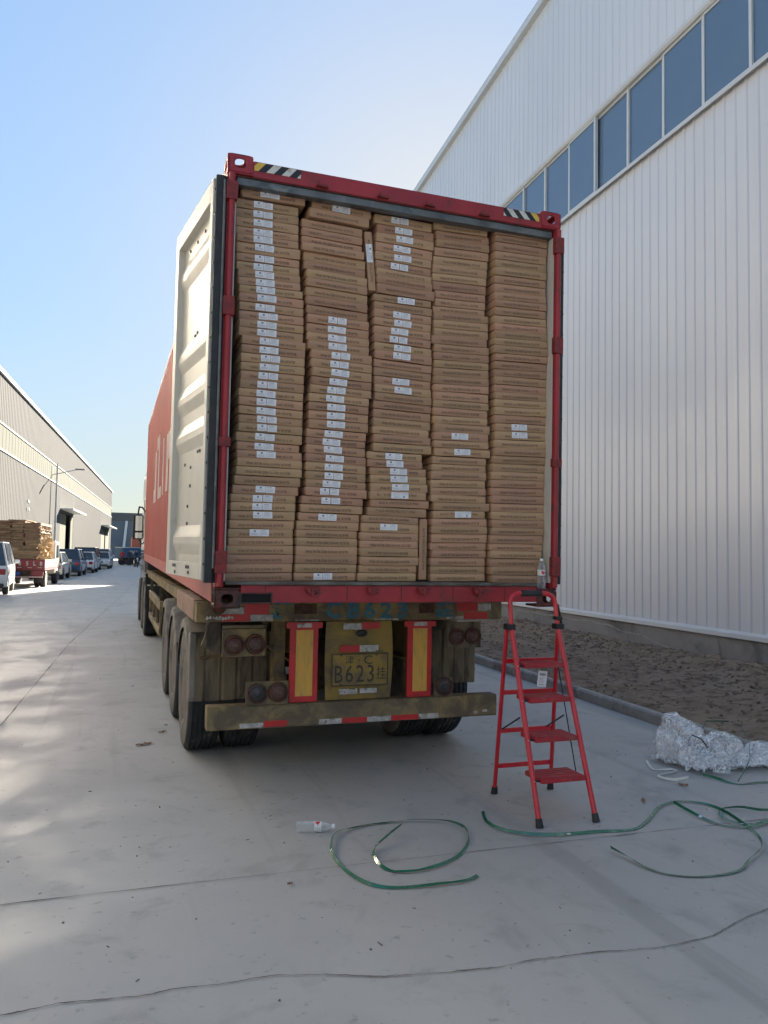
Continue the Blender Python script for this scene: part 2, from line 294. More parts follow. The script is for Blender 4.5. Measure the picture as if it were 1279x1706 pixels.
def empty(name, M, label=None, cat=None, group=None):
    o = bpy.data.objects.new(name, None); S.collection.objects.link(o); o.matrix_world = M; o.empty_display_size = .1
    return tag(o, label, cat, group)
KIDS = {}
def kids(o): return [c for c in bpy.data.objects if c.parent == o]
def copy_tree(o, parent=None):
    c = o.copy(); S.collection.objects.link(c); c.parent = parent
    for ch in kids(o): copy_tree(ch, c)
    return c
def T(x=0, y=0, z=0): return Matrix.Translation((x, y, z))
def RZ(a): return Matrix.Rotation(a, 4, 'Z')
def RX(a): return Matrix.Rotation(a, 4, 'X')
def RY(a): return Matrix.Rotation(a, 4, 'Y')
def text_mesh(txt, size, extrude=0.0, mat_name='print_ink', sx=1.0, align='CENTER', bold=0.0):
    cu = bpy.data.curves.new('lettering', 'FONT'); cu.body = txt; cu.size = size; cu.extrude = extrude; cu.align_x = align; cu.align_y = 'CENTER'; cu.resolution_u = 2; cu.offset = bold
    o = bpy.data.objects.new('lettering', cu); S.collection.objects.link(o)
    dg = bpy.context.evaluated_depsgraph_get(); me = bpy.data.meshes.new_from_object(o.evaluated_get(dg))
    bpy.data.objects.remove(o); bpy.data.curves.remove(cu)
    for v in me.vertices: v.co.x *= sx
    me.materials.clear(); me.materials.append(MATS[mat_name]); return me
def put_mesh(name, me, M, parent=None):
    o = bpy.data.objects.new(name, me); S.collection.objects.link(o)
    if parent is not None: o.parent = parent; o.matrix_local = M
    else: o.matrix_world = M
    return o
FACE = Matrix(((1, 0, 0, 0), (0, 0, 1, 0), (0, 1, 0, 0), (0, 0, 0, 1)))
FRONT = RX(R(90))      # text facing -Y
# ---------------------------------------------------------------- ground
g = MB().add([(-500, -400, 0), (500, -400, 0), (500, 900, 0), (-500, 900, 0)], [(0, 1, 2, 3)]).build('road', 'road_concrete'); tag(g, kind='structure')
def ribbon(pts, w, z, name, m, jag=0.0, step=.03, seed=1):
    rnd = random.Random(seed); P = []
    for (x0, y0), (x1, y1) in zip(pts[:-1], pts[1:]):
        d = math.hypot(x1 - x0, y1 - y0); k = max(1, int(d / step))
        for i in range(k):
            t = i / k; P.append(Vector((x0 + (x1 - x0) * t, y0 + (y1 - y0) * t)))
    P.append(Vector(pts[-1])); vs = []; fs = []
    off = 0
    for i, p in enumerate(P):
        t = (P[min(i + 1, len(P) - 1)] - P[max(0, i - 1)]).normalized(); nn = Vector((-t.y, t.x))
        off = off * .7 + rnd.uniform(-1, 1) * jag
        ww = w * (.12 + 1.5 * abs(noise.noise(Vector((p.x * 3.1, p.y * 3.1, seed)))) + 1.1 * abs(noise.noise(Vector((p.x * 17, p.y * 17, seed)))) + rnd.uniform(0, .35)) * 1.25
        a = p + nn * (off + ww / 2); b2 = p + nn * (off - ww / 2); vs += [(a.x, a.y, z), (b2.x, b2.y, z)]
    for i in range(len(P) - 1): fs.append((2 * i, 2 * i + 1, 2 * i + 3, 2 * i + 2))
    o = MB().add(vs, fs).build(name, m, clean=False); return tag(o, kind='structure')
ribbon([(-12, -.80), (-2.26, -.845), (-1.27, -.858), (1.83, -.92), (3.2, -.945)], .004, .004, 'pavement_joint', 'crack', .0010)
ribbon([(-12, 9.6), (3.5, 9.2)], .006, .004, 'pavement_joint', 'crack', .001)
ribbon([(-12, 19.9), (4, 19.2)], .006, .004, 'pavement_joint', 'crack', .001, .2)
ribbon([(-3.3, -6), (-2.86, 1.7), (-2.75, 3.27), (-2.50, 9.848), (-1.436, 25.997), (0.9, 66)], .008, .004, 'pavement_joint', 'crack', .0018, .06)
ribbon([(-4.2, -1.70), (-3.0, -1.74), (-2.25, -1.777), (-2.137, -1.791), (-1.942, -1.768), (-1.683, -1.809), (-1.521, -1.797), (-1.366, -1.815), (-1.181, -1.816), (-0.954, -1.873), (-0.757, -1.952), (-0.47, -2.0), (-0.294, -2.022), (-0.097, -2.015), (0.173, -2.043), (0.441, -2.089), (0.742, -2.074), (1.003, -1.977), (1.183, -1.936), (1.465, -1.922), (2.4, -1.86)], .0048, .0045, 'pavement_crack', 'crack', .0030, .014, 5)
BM = T(7.187, 6.453, 0) @ RZ(-R(2.33))
# kerb and soil strip, in the frame of the right warehouse
KX = -3.57   # kerb face, local x
def soil_h(x, y):
    t = (x - KX) / (-KX)
    h = .05 + .07 * t + .05 * noise.noise(Vector((x * 1.1, y * .9, 0))) + .025 * noise.noise(Vector((x * 5, y * 5, 3)))
    h += .13 * math.exp(-((t - .86) / .13) ** 2) * (.6 + 1.0 * noise.noise(Vector((y * .35, 2, 0))) + .5 * noise.noise(Vector((x * 6, y * 3, 9))))
    h += .02 * noise.noise(Vector((x * 14, y * 14, 7)))
    return max(h, .02)
xs = [KX + .05 + i * (-KX - .05) / 70 for i in range(71)]; ys = []; y = -26.0
while y < 52.3: ys.append(y); y += .055 if -7 < y < 8 else .5
vs = [(x, y, soil_h(x, y) if x < -.001 else soil_h(0, y)) for y in ys for x in xs]; nx = len(xs)
fs = [(j * nx + i, j * nx + i + 1, (j + 1) * nx + i + 1, (j + 1) * nx + i) for j in range(len(ys) - 1) for i in range(nx - 1)]
o = MB().add(vs, fs).build('soil', 'soil', M=BM, smooth=True, clean=False); tag(o, kind='structure')
k = MB(); y = -26.0; rk = random.Random(3)
while y < 50:
    L_ = .98; dx = rk.uniform(-.008, .008); dz = rk.uniform(-.006, .006)
    k.prism([(KX - .05 + dx, 0.0), (KX + .055 + dx, 0.0), (KX + .055 + dx, .105 + dz), (KX + .03 + dx, .12 + dz), (KX - .03 + dx, .12 + dz), (KX - .05 + dx, .10 + dz)], 'y', y, y + L_ - .008); y += L_
o = k.build('kerb', 'kerb_stone', M=BM, bevel=.006, seg=1); tag(o, kind='structure')
# rubble and dry stalks on the soil, grit on the road
rb = MB(); rs = random.Random(11)
for i in range(4200):
    y = rs.uniform(-6.5, 12); x = min(-.04, KX + .1 + (-KX - .12) * (rs.random() if i % 2 else rs.betavariate(6, 1.6))); s_ = rs.choice((.004, .006, .008, .013, .02)) * rs.uniform(.6, 1.2); z = soil_h(x, y)
    M_ = T(x, y, z) @ Euler((rs.uniform(0, 6), rs.uniform(0, 6), rs.uniform(0, 6))).to_matrix().to_4x4()
    rb.box(-s_, s_, -s_ * .8, s_ * .8, -s_ * .6, s_ * .6, 0, M_)
o = rb.build('soil_rubble', 'soil_bit', M=BM, clean=False); tag(o, 'loose dark soil clods heaped along the foot of the right warehouse wall', 'rubble', kind='stuff')
st = MB()
for i in range(1900):
    y = rs.uniform(-6.5, 10); x = min(-.06, KX + .1 + (-KX - .12) * rs.random()); z = soil_h(x, y) + .006; a = rs.uniform(0, 6.28); l = rs.uniform(.03, .14); e = rs.uniform(-.02, .05) if i % 12 else rs.uniform(.04, .13)
    c = (x + l * math.cos(a), y + l * math.sin(a)); w_ = .0022
    st.add([(x - w_ * math.sin(a), y + w_ * math.cos(a), z), (x + w_ * math.sin(a), y - w_ * math.cos(a), z), (c[0], c[1], z + max(e, -.004)), (x, y, z + .005)], [(0, 1, 2), (0, 3, 2), (1, 3, 2)])
o = st.build('dry_stalks', 'straw', M=BM, clean=False); tag(o, 'dry straw and thin dead stalks strewn over the bare soil strip', 'straw', kind='stuff')
gr = MB()
for i in range(420):
    x = rs.uniform(-3.5, 3.2); y = rs.uniform(-3.4, 6) if i % 3 else rs.uniform(-2.5, .8); s_ = rs.choice((.001, .0015, .002, .0035)) * rs.uniform(.7, 1.3)
    M_ = T(x, y, s_ * .5) @ RZ(rs.uniform(0, 6)) ; l = rs.choice((1, 1, 2.2, 3.5))
    gr.box(-s_ * l, s_ * l, -s_ * .8, s_ * .8, -s_ * .5, s_ * .6, 0, M_ @ RX(rs.uniform(-.4, .4)))
o = gr.build('road_grit', 'pebble', clean=False); tag(o, 'fine grit and chips scattered on the concrete road', 'grit', kind='stuff')

# ---------------------------------------------------------------- warehouses
def ribbed(y0, y1, zf0, zf1, per=.24, dep=.015, side=-1, w=(.30, .38, .62, .70)):
    """vertical ribbed sheet in the plane x=0, ribs towards side*x; zf0/zf1 give bottom/top height at y"""
    vs = []; fs = []; n = int((y1 - y0) / per)
    pts = []
    for i in range(n):
        b_ = y0 + i * per
        pts += [(0, b_), (0, b_ + per * .62), (side * dep, b_ + per * .70), (side * dep, b_ + per * .90), (0, b_ + per * .98)]
    pts.append((0, y0 + n * per))
    for x, y in pts: vs += [(x, y, zf0(y)), (x, y, zf1(y))]
    for i in range(len(pts) - 1): fs.append((2 * i, 2 * i + 2, 2 * i + 3, 2 * i + 1))
    return vs, fs
Y0w, Y1w = -26.0, 52.3
wh = empty('warehouse', BM, 'tall white ribbed steel warehouse on the right with a long blue window band', 'warehouse')
rz = lambda y: 14.93 - .055 * max(-5.0, min(y, 22.0))
vs, fs = ribbed(Y0w, Y1w, lambda y: .60, lambda y: 9.06); MB().add(vs, fs).build('lower_cladding', 'clad_white', wh, clean=False)
vs, fs = ribbed(Y0w, Y1w, lambda y: 10.80, rz); MB().add(vs, fs).build('upper_cladding', 'clad_white', wh, clean=False)
p = MB().box(-.035, .25, Y0w, Y1w, -.1, .52)
pl = p.build('plinth', 'concrete_wall', wh)
MB().prism([(-.075, .50), (-.07, .565), (-.03, .60), (.02, .60), (.02, .523), (-.05, .523)], 'y', Y0w, Y1w).build('base_flashing', 'trim_white', wh)
MB().prism([(-.10, 9.03), (-.10, 9.10), (-.07, 9.13), (.06, 9.13), (.06, 9.065), (-.04, 9.065)], 'y', Y0w, Y1w).build('window_sill', 'trim_white', wh)
MB().prism([(-.06, 10.72), (-.09, 10.76), (-.09, 10.83), (-.03, 10.86), (.06, 10.86), (.06, 10.72)], 'y', Y0w, Y1w).build('window_lintel', 'trim_white', wh)
tr_ = MB()
for a, b_ in ((Y0w, -5), (-5, 22), (22, Y1w)):
    q = [(-.14, 0), (-.14, .20), (.10, .24), (.10, 0)]
    vs = [(x, a, z + rz(a) - .04) for x, z in q] + [(x, b_, z + rz(b_) - .04) for x, z in q]
    tr_.add(vs, [(0, 1, 2, 3), (7, 6, 5, 4), (0, 4, 5, 1), (1, 5, 6, 2), (2, 6, 7, 3), (3, 7, 4, 0)])
tr_.build('roof_trim', 'trim_white', wh)
rf = MB(); rf.add([(.05, Y0w, 14.4), (30, Y0w, 14.4), (30, Y1w, 13.2), (.05, Y1w, 13.2), (.05, Y0w, 0), (30, Y0w, 0), (30, Y1w, 0), (.05, Y1w, 0)], [(0, 1, 2, 3), (0, 4, 5, 1), (1, 5, 6, 2), (2, 6, 7, 3)]).build('roof', 'roof_grey', wh)
bk = MB().box(.12, .16, Y0w, Y1w, .6, 14.0).build('inner_wall', 'door_dark', wh)
wmesh = MB().box(.0, .012, .03, 1.038, 9.13, 10.72).build('window', 'window_glass', wh)
mul = MB().box(-.035, .03, -.03, .03, 9.131, 10.719).build('mullion', 'trim_white', wmesh)
frm = MB().box(-.02, .01, .03, 1.038, 9.131, 9.175).build('window_frame', 'trim_white', wmesh); frm = MB().box(-.02, .01, .03, 1.038, 10.675, 10.719).build('window_frame', 'trim_white', wmesh)
i = 0; yy = -2.435 - 1.068 * 12
while yy < 50:
    o = wmesh if i == 0 else copy_tree(wmesh, wh)
    o.location = (0, yy, 0); o.rotation_euler = (0, rk.gauss(0, .0012), rk.gauss(0, .0025)); yy += 1.068; i += 1
# pale salt stain on the plinth
sm = MB(); rs2 = random.Random(4); L1 = []; 
for j in range(90):
    y = -1.5 + j * .075; zc = (.40 if y < 1.2 else .40 + (y - 1.2) * .0) - max(0, 1.4 - y) * .11 + .05 * noise.noise(Vector((y * 1.7, 0, 0))); L1.append((y, zc, .006 + .012 * abs(noise.noise(Vector((y * 9, 4, 0)))) + (.05 * max(0, noise.noise(Vector((y * 6, 1, 0)))) if y < 1 else 0.01)))
vs = []; 
for y, z, w_ in L1: vs += [(-.0385, y, z - w_), (-.0385, y, z + w_ * .6)]
mat('salt_stain', (0.40, 0.40, 0.39), (0.27, 0.27, 0.265), 14, .95)
MB().add(vs, [(2 * i, 2 * i + 2, 2 * i + 3, 2 * i + 1) for i in range(len(L1) - 1)]).build('salt_stain', 'salt_stain', wh, clean=False)

w2 = empty('warehouse', BM, 'second right-hand warehouse beyond the gap, hidden behind the container truck', 'warehouse')
MB().box(.8, 40, 63.5, 160, .5, 13.9).build('cladding', 'clad_white', w2)
MB().box(.5, 40.3, 63.3, 160.2, 13.9, 14.3).build('roof', 'roof_grey', w2)
MB().box(.75, 40.05, 63.45, 160.05, -.1, .5).build('plinth', 'concrete_wall', w2)

LM = T(-7.68, 41.25, 0) @ RZ(-R(3.57))
lw = empty('warehouse', LM, 'long pale warehouse across the road with a milky translucent panel band', 'warehouse')
A0, A1 = -72.0, 84.6
def part(name, m, a0, a1, z0, z1, skip=()):
    vs, fs = ribbed(a0, a1, lambda y: z0, lambda y: z1, .45, .012, 1)
    return MB().add(vs, fs).build(name, m, lw, clean=False)
b_ = MB()
segs = [(A0, 24.0, .4), (33.4, 66.2, .4), (81, A1, .4), (24.0, 33.4, 4.75), (66.2, 81, 4.6)]
for a, c, z0 in segs:
    vs, fs = ribbed(a, c, lambda y: z0, lambda y: 6.88, .45, .012, 1)
    vs += [(0, c - ((c - a) % .45), z0), (0, c, z0), (0, c, 6.88), (0, c - ((c - a) % .45), 6.88)]; n = len(vs); fs.append((n - 4, n - 3, n - 2, n - 1)); b_.add(vs, fs)
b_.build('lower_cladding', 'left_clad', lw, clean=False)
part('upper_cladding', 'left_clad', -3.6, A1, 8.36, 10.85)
# unseen coated panes, added and tilted to throw patchy warm sunlight over the road
gz = MB(); rg = random.Random(5); a = A0
while a < -4.2:
    for z0, z1 in ((6.98, 8.26), (8.38, 9.62), (9.64, 10.84), (11.2, 12.3), (12.32, 13.4)):
        e1, e2 = rg.gauss(0, .010), rg.gauss(0, .006)
        gz.add([(.04 - e1 * .74 - e2 * .6, a, z0), (.04 + e1 * .74 - e2 * .6, a + 1.47, z0), (.04 + e1 * .74 + e2 * .6, a + 1.47, z1), (.04 - e1 * .74 + e2 * .6, a, z1)], [(0, 1, 2, 3)])
    a += 1.5
gz.build('bounce_glazing', 'bounce_glass', lw, clean=False)
MB().box(-.02, .0, A0, -3.6, 6.96, 10.85).box(-.02, .0, A0, -4.5, 11.06, 13.5).build('bounce_glazing_frame', 'trim_dark', lw)  # backing of the added panes, carried up above the roof
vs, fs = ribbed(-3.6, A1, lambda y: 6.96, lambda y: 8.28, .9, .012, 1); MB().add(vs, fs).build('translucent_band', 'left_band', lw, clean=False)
MB().box(-.05, .06, A0, A1, 6.88, 6.96).build('band_sill', 'trim_white', lw)
MB().box(-.05, .05, A0, A1, 8.28, 8.36).build('band_lintel', 'trim_dark', lw)
MB().box(-.1, .14, A0, A1, 10.85, 11.05).build('roof_trim', 'trim_white', lw)
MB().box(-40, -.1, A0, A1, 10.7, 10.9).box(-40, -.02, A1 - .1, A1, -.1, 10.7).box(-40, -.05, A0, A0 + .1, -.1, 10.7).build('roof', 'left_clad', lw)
MB().box(-.25, .03, A0, 24.0, -.1, .4).box(-.25, .03, 33.4, 66.2, -.1, .4).box(-.25, .03, 81, A1, -.1, .4).build('plinth', 'concrete_wall', lw)
MB().box(-8, -7.9, 20, 84, 0, 6).build('inner_wall', 'door_dark', lw)
for a, c, oa, ob in ((24.0, 33.4, 28.0, 31.6), (66.2, 81, 72, 74)):
    d = MB().box(-.12, -.02, a, oa, .02, 4.7 if a < 30 else 4.55).box(-.12, -.02, ob, c, .02, 4.7 if a < 30 else 4.55).build('sliding_door', 'left_band', lw)
    MB().box(-.10, -.04, a - .0, a + .9, .1, 4.6).build('door_edge', 'door_dark', d)
    MB().box(-.02, 1.1, a - .2, c + .2, 5.02, 5.10).prism([(1.1, 4.94), (1.1, 5.10), (1.04, 5.10), (1.04, 4.94)], 'y', a - .6, c + .6).build('canopy', 'trim_white', lw)
sg = MB()
for y, z in ((8.0, 4.6), (8.5, 4.6), (8.0, 4.1), (8.55, 4.1)): sg.box(.03, .05, y, y + .22, z, z + .2)
sg.build('wall_marks', 'trim_dark', lw)
fb = empty('far_warehouse', T(-12, 176, 0), 'grey blue warehouse with white fascia closing the end of the road', 'warehouse')
MB().box(0, 70, 0, 30, 0, 8.2).build('cladding', 'far_wall', fb)
MB().box(-.2, 70.2, -.2, 30.2, 8.2, 10.0).build('fascia', 'left_clad', fb)
MB().tube([(12.6, -.3, 8.2), (12.0, -.3, 0)], .28, 8).build('downpipe', 'trim_white', fb)
lp = empty('street_lamp', T(-6.2, 60, 0), 'slim grey street lamp with one arm in front of the left warehouse', 'street lamp')
MB().lathe([(.09, 0), (.085, 3), (.055, 8.3)], n=10).build('pole', 'pole_grey', lp, smooth=True)
MB().tube([(-.3, 0, 7.45), (0, 0, 7.5), (1.4, 0, 7.9)], .035, 8).build('arm', 'pole_grey', lp)
MB().box(1.3, 2.0, -.12, .12, 7.88, 7.98).build('lamp_head', 'trim_dark', lp, bevel=.02)
# ---------------------------------------------------------------- shipping container
CM = T(0, 0, 1.30) @ RX(0.010927)
ct = empty('shipping_container', CM, 'red forty foot shipping container on the trailer with its rear doors folded open', 'container')
HW = 1.219
def casting(px, y, z, sx, front):
    c = MB(); w, h, d = .162, .118, .178
    x0 = px - w / 2
    # front, side, top/bottom plates with oval holes; plain remaining faces
    f_ = MB()
    s_ = -1 if front else 1
    Mf = T(px, y, z + h / 2) @ (RX(R(90)) if front else RX(R(90)) @ RY(R(180)))
    c.ring_plate(w, h, (.036, .030), .014, Mf)
    yc = y + (d / 2 if front else -d / 2)
    Ms = T(px + sx * w / 2, yc, z + h / 2) @ (RY(R(90)) @ RZ(R(90)) if sx > 0 else RY(R(-90)) @ RZ(R(90)))
    c.ring_plate(d, h, (.05, .030), .014, Ms)
    Mt = T(px, yc, z + h) if z > 1 else T(px, yc, z) @ RX(R(180))
    c.ring_plate(w, d, (.032, .060), .014, Mt)
    if z > 1: c.box(x0, x0 + w, yc - d / 2, yc + d / 2, z - .012, z)
    else: c.box(x0, x0 + w, yc - d / 2, yc + d / 2, z + h, z + h + .012)
    return c
for sx in (-1, 1):
    for z in (0.0, 2.778):
        for fr, y in ((True, -.004), (False, 12.19)):
            casting(sx * (HW - .081), y, z, sx, fr).build('corner_casting', 'rust_red' if z < 1 or not fr else 'red_paint', ct, bevel=.004, seg=1)
for sx in (-1, 1):
    a, b_ = sorted((sx * HW, sx * (HW - .052)))
    MB().box(a, b_, 0, .10, .131, 2.765).build('rear_post', 'red_paint', ct, bevel=.006)
    a, b_ = sorted((sx * (HW - .0505), sx * (HW - .062)))
    MB().box(a, b_, .004, .35, .172, 2.705).build('post_lining', 'cream', ct)
    t_ = MB()
    rx = sx * (HW - .03)
    t_.tube([(rx, -.018, .14), (rx, -.018, 2.76)], .021, 12)
    t_.build('hinge_pipe', 'red_paint', ct, smooth=True)
    for z0, z1 in ((2.58, 2.70), (1.84, 1.96), (1.01, 1.07), (.22, .36)):
        MB().box(rx - .036, rx + .036, -.045, .0, z0, z1).build('hinge_lug', 'keeper_red', ct, bevel=.006)
    MB().box(min(sx * HW, sx * (HW - .16)), max(sx * HW, sx * (HW - .16)), 12.05, 12.18, .131, 2.765).build('front_post', 'red_side', ct)
MB().box(-1.056, 1.056, 0, .11, 2.762, 2.868).build('header', 'red_paint', ct, bevel=.006)
MB().box(-1.165, 1.165, .006, .10, 2.7545, 2.7615).build('header_lip', 'rust_red', ct, bevel=.003)
MB().box(-1.156, 1.156, .016, .085, 2.706, 2.754).build('door_seal_strip', 'grey_metal', ct, bevel=.004)
def bars(parts, x0, x1, z0, z1, cols, slant, y, parent, name):
    """slanted warning stripes clipped to a rectangle"""
    n = len(cols); w = (x1 - x0) / (n - 1); h = z1 - z0
    for i, c in enumerate(cols):
        a = x0 + (i - .5) * w; poly = [(a, z0), (a + w, z0), (a + w + slant, z1), (a + slant, z1)]
        def clip(P, f, inter):
            o_ = []
            for k in range(len(P)):
                p, q = P[k], P[(k + 1) % len(P)]
                if f(p): o_.append(p)
                if f(p) != f(q): o_.append(inter(p, q))
            return o_
        ix = lambda X_: (lambda p, q: (X_, p[1] + (q[1] - p[1]) * (X_ - p[0]) / (q[0] - p[0])))
        poly = clip(poly, lambda p: p[0] >= x0, ix(x0)); poly = clip(poly, lambda p: p[0] <= x1, ix(x1)) if poly else poly
        if len(poly) > 2: parts.add([(p[0], y, p[1]) for p in poly], [tuple(range(len(poly)))], c)
hz = MB(); bars(hz, -1.05, -.745, 2.805, 2.862, [2, 0, 1, 0, 1, 0, 1], .05, -.0035, ct, ''); hz.build('warning_stripes', ['haz_black', 'haz_white', 'haz_yellow'], ct, clean=False)
hz = MB(); bars(hz, .745, 1.035, 2.805, 2.862, [1, 0, 1, 0, 1, 0, 2], -.05, -.0035, ct, ''); hz.build('warning_stripes', ['haz_black', 'haz_white', 'haz_yellow'], ct, clean=False)
for x in (-.602, -.178, .165, .585):
    k = MB().prism([(x - .042, 2.768), (x + .042, 2.768), (x + .03, 2.792), (x + .012, 2.784), (x - .012, 2.784), (x - .03, 2.795)], 'y', -.03, -.002)
    k.box(x - .038, x - .018, -.04, -.028, 2.768, 2.80)
    k.build('lock_keeper', 'keeper_red', ct, bevel=.005)
sill = MB().box(-1.056, 1.056, 0, .16, .035, .1495)
sill.build('sill', 'red_paint', ct, bevel=.006)
MB().box(-1.155, 1.05, -.012, .50, .150, .170).build('threshold_plate', 'worn_metal', ct, bevel=.003)
MB().box(-1.055, 1.055, -.008, .02, .145, .1495).build('sill_lip', 'rust', ct)
MB().box(-1.05, -.866, -.003, .0, .040, .092).build('fork_pocket', 'pocket_shade', ct)  # flat black plate stands in for the shade inside the pocket
MB().prism([(-1.06, .03), (-.857, .03), (-.857, .10), (-.866, .095), (-.866, .04), (-1.05, .04), (-1.05, .092), (-.866, .092), (-.857, .102), (-1.06, .10)], 'y', -.010, -.0031).build('pocket_rim', 'rust_red', ct)
for x in (-.602, -.19, .17, .585):
    k = MB().prism([(x - .045, .135), (x + .045, .135), (x + .032, .095), (x + .01, .103), (x - .012, .088), (x - .035, .10)], 'y', -.045, -.002)
    k.box(x - .012, x + .012, -.055, -.035, .085, .13); k.build('lock_keeper', 'keeper_red', ct, bevel=.005)
for x in (-.90, -.36, .02, .40, .8):
    MB().box(x - .003, x + .003, -.0015, .0, .04, .143).build('weld_seam', 'rust_red', ct)
MB().box(-1.16, 1.16, .5, 12.05, .13, .168).box(1.051, 1.16, .10, .499, .13, .168).build('floor', 'wood_floor', ct)
MB().box(-1.2, 1.2, .11, 12.1, 2.80, 2.84).build('roof', 'red_side', ct)
MB().box(-1.15, 1.15, 12.06, 12.12, .13, 2.80).build('front_wall', 'red_side', ct)
for sx in (-1, 1):
    v = []; f = []; y = .10; P_ = []
    while y < 12.04:
        P_ += [(0, y), (0, y + .072), (.036, y + .14), (.036, y + .21)]; y += .278
    P_.append((0, 12.05))
    for d, yy in P_: v += [(sx * (HW - .004 - d), yy, .16), (sx * (HW - .004 - d), yy, 2.80)]
    for i in range(len(P_) - 1): f.append((2 * i, 2 * i + 2, 2 * i + 3, 2 * i + 1))
    n0 = len(v); v += [(x_ - sx * .003, y_, z_) for x_, y_, z_ in v]; f += [tuple(i + n0 for i in q)[::-1] for q in f]
    sw = MB().add(v, f).build('side_wall', 'red_side', ct, clean=False)
    a, b_ = sorted((sx * HW, sx * (HW - .05)))
    MB().box(a, b_, .175, 12.0, .03, .16).build('bottom_rail', 'red_side', ct)
    MB().box(a, b_, .175, 12.0, 2.80, 2.86).build('top_rail', 'red_side', ct)
    if sx < 0:
        # big worn white letters: strokes follow the corrugation
        mk = MB()
        def onwall(yy):
            t = (yy - .10) % .278
            return 0 if t < .072 else .036 * (t - .072) / .068 if t < .14 else .036 if t < .21 else .036 * (1 - (t - .21) / .068)
        for a0, a1, z0, z1 in ((8.3, 8.75, 1.06, 1.28), (7.95, 8.45, 1.06, 1.88), (7.1, 7.5, 1.06, 2.05), (6.7, 7.3, 1.06, 1.22), (6.0, 6.4, 1.06, 1.85), (5.1, 5.45, 1.06, 1.80), (4.75, 5.15, 1.45, 1.80), (4.3, 4.6, 1.45, 2.1), (7.6, 8.0, 1.86, 2.06), (3.2, 3.6, 1.06, 1.9), (2.4, 2.7, 1.06, 1.9)):
            k = int((a1 - a0) / .034); cols = []
            for i in range(k + 1):
                yy = a0 + (a1 - a0) * i / k; cols.append((-(HW - .0005 - onwall(yy)), yy))
            vv = []; [vv.extend([(x_, y_, z0), (x_, y_, z1)]) for x_, y_ in cols]
            mk.add(vv, [(2 * i, 2 * i + 2, 2 * i + 3, 2 * i + 1) for i in range(k)])
        mk.build('painted_lettering', 'side_white', ct, clean=False)
# rear doors folded back against the sides
def door(sx):
    # local: y runs from hinge outwards along the door, x = thickness towards inner (cream) face
    dm = MB(); Wd, z0, z1 = 1.14, .175, 2.725
    prof = [(.0, z0 + .21)]
    ctrs = [.52, 1.13, 1.42, 1.74, 2.36] if False else [.42, 1.14, 1.42, 1.74, 2.36]
    pts = [(0.0, z0 + .10)]
    for c in ctrs: pts += [(0.0, c - .095), (.004, c - .082), (.020, c - .035), (.024, c - .02), (.024, c + .025), (.020, c + .04), (.004, c + .09), (0.0, c + .105)]
    pts.append((0.0, z1 - .13))
    base = -.012
    vs = []
    for d, z in pts: vs += [(-(base + d), .10, z), (-(base + d), Wd - .10, z)]
    dm.add(vs, [(2 * i, 2 * i + 1, 2 * i + 3, 2 * i + 2) for i in range(len(pts) - 1)])
    # closing end faces of corrugations
    for yy in (.10, Wd - .10):
        for i in range(0, len(ctrs)):
            q = pts[1 + 8 * i:9 + 8 * i]; dm.add([(-(base + d), yy, z) for d, z in q], [tuple(range(8))])
    M_ = CM @ T(sx * (1.262 if sx < 0 else 1.258), -.005 if sx < 0 else .05, 0) @ (RZ(R(7.5)) if sx < 0 else RZ(R(0)) @ Matrix.Diagonal((-1, 1, 1, 1)))
    M_ = CM.inverted() @ M_
    panel = dm.build('door_panel', 'cream', ct, M=M_, clean=True)
    fr = MB()
    fr.box(-.035, .03, .035, .10, z0, z1).box(-.035, .03, Wd - .10, Wd, z0, z1).box(-.035, .03, .10, Wd - .10, z0, z0 + .10).box(-.035, .03, .10, Wd - .10, z1 - .13, z1)
    fr.build('door_frame', 'cream', panel, bevel=.005)
    MB().box(.031, .05, .0, Wd, z0, z1).build('outer_skin', 'red_side', panel)
    MB().prism([(-.022, .0), (.018, -.010), (.048, .0), (.048, .034), (-.022, .034)], 'z', z0 - .015, z1 + .012).prism([(-.03, Wd), (.03, Wd), (.03, Wd + .012), (-.03, Wd + .006)], 'z', z0, z1).build('door_gasket', 'black_rubber', panel, bevel=.003)
    MB().box(-.0245, -.0225, .004, .030, z0, z1).build('gasket_retainer', 'grey_metal', panel)
    bt = MB()
    for i in range(16): MB().lathe([(.0, -.006), (.008, -.005), (.008, 0)], 'x', 8, 0, T(-.025, .016, z0 + .1 + i * .158)).build('gasket_bolt', 'black_plastic', panel)
    for y_, z_ in ((.62, 2.52), (.40, 2.52), (.85, 2.53), (.55, 1.86), (.61, 1.85), (.88, 1.80), (.36, 1.02), (.42, 1.02), (.80, .96), (.62, .93), (.62, .80), (.68, .66), (.68, .54), (.38, .245), (.44, .245), (.80, .245), (.86, .245), (.38, .21), (.80, .20)):
        MB().lathe([(.0, -.010), (.011, -.008), (.012, 0)], 'x', 7, 0, T(.012 if z0 + .12 < z_ < z1 - .14 else -.036, y_, z_)).build('fastener', 'grey_metal', panel)
    return panel
door(-1); door(1)
MB().tube([(-1.236, -.03, .25), (-1.236, -.03, 2.70)], .008, 8).build('seal_pipe', 'grey_metal', ct)

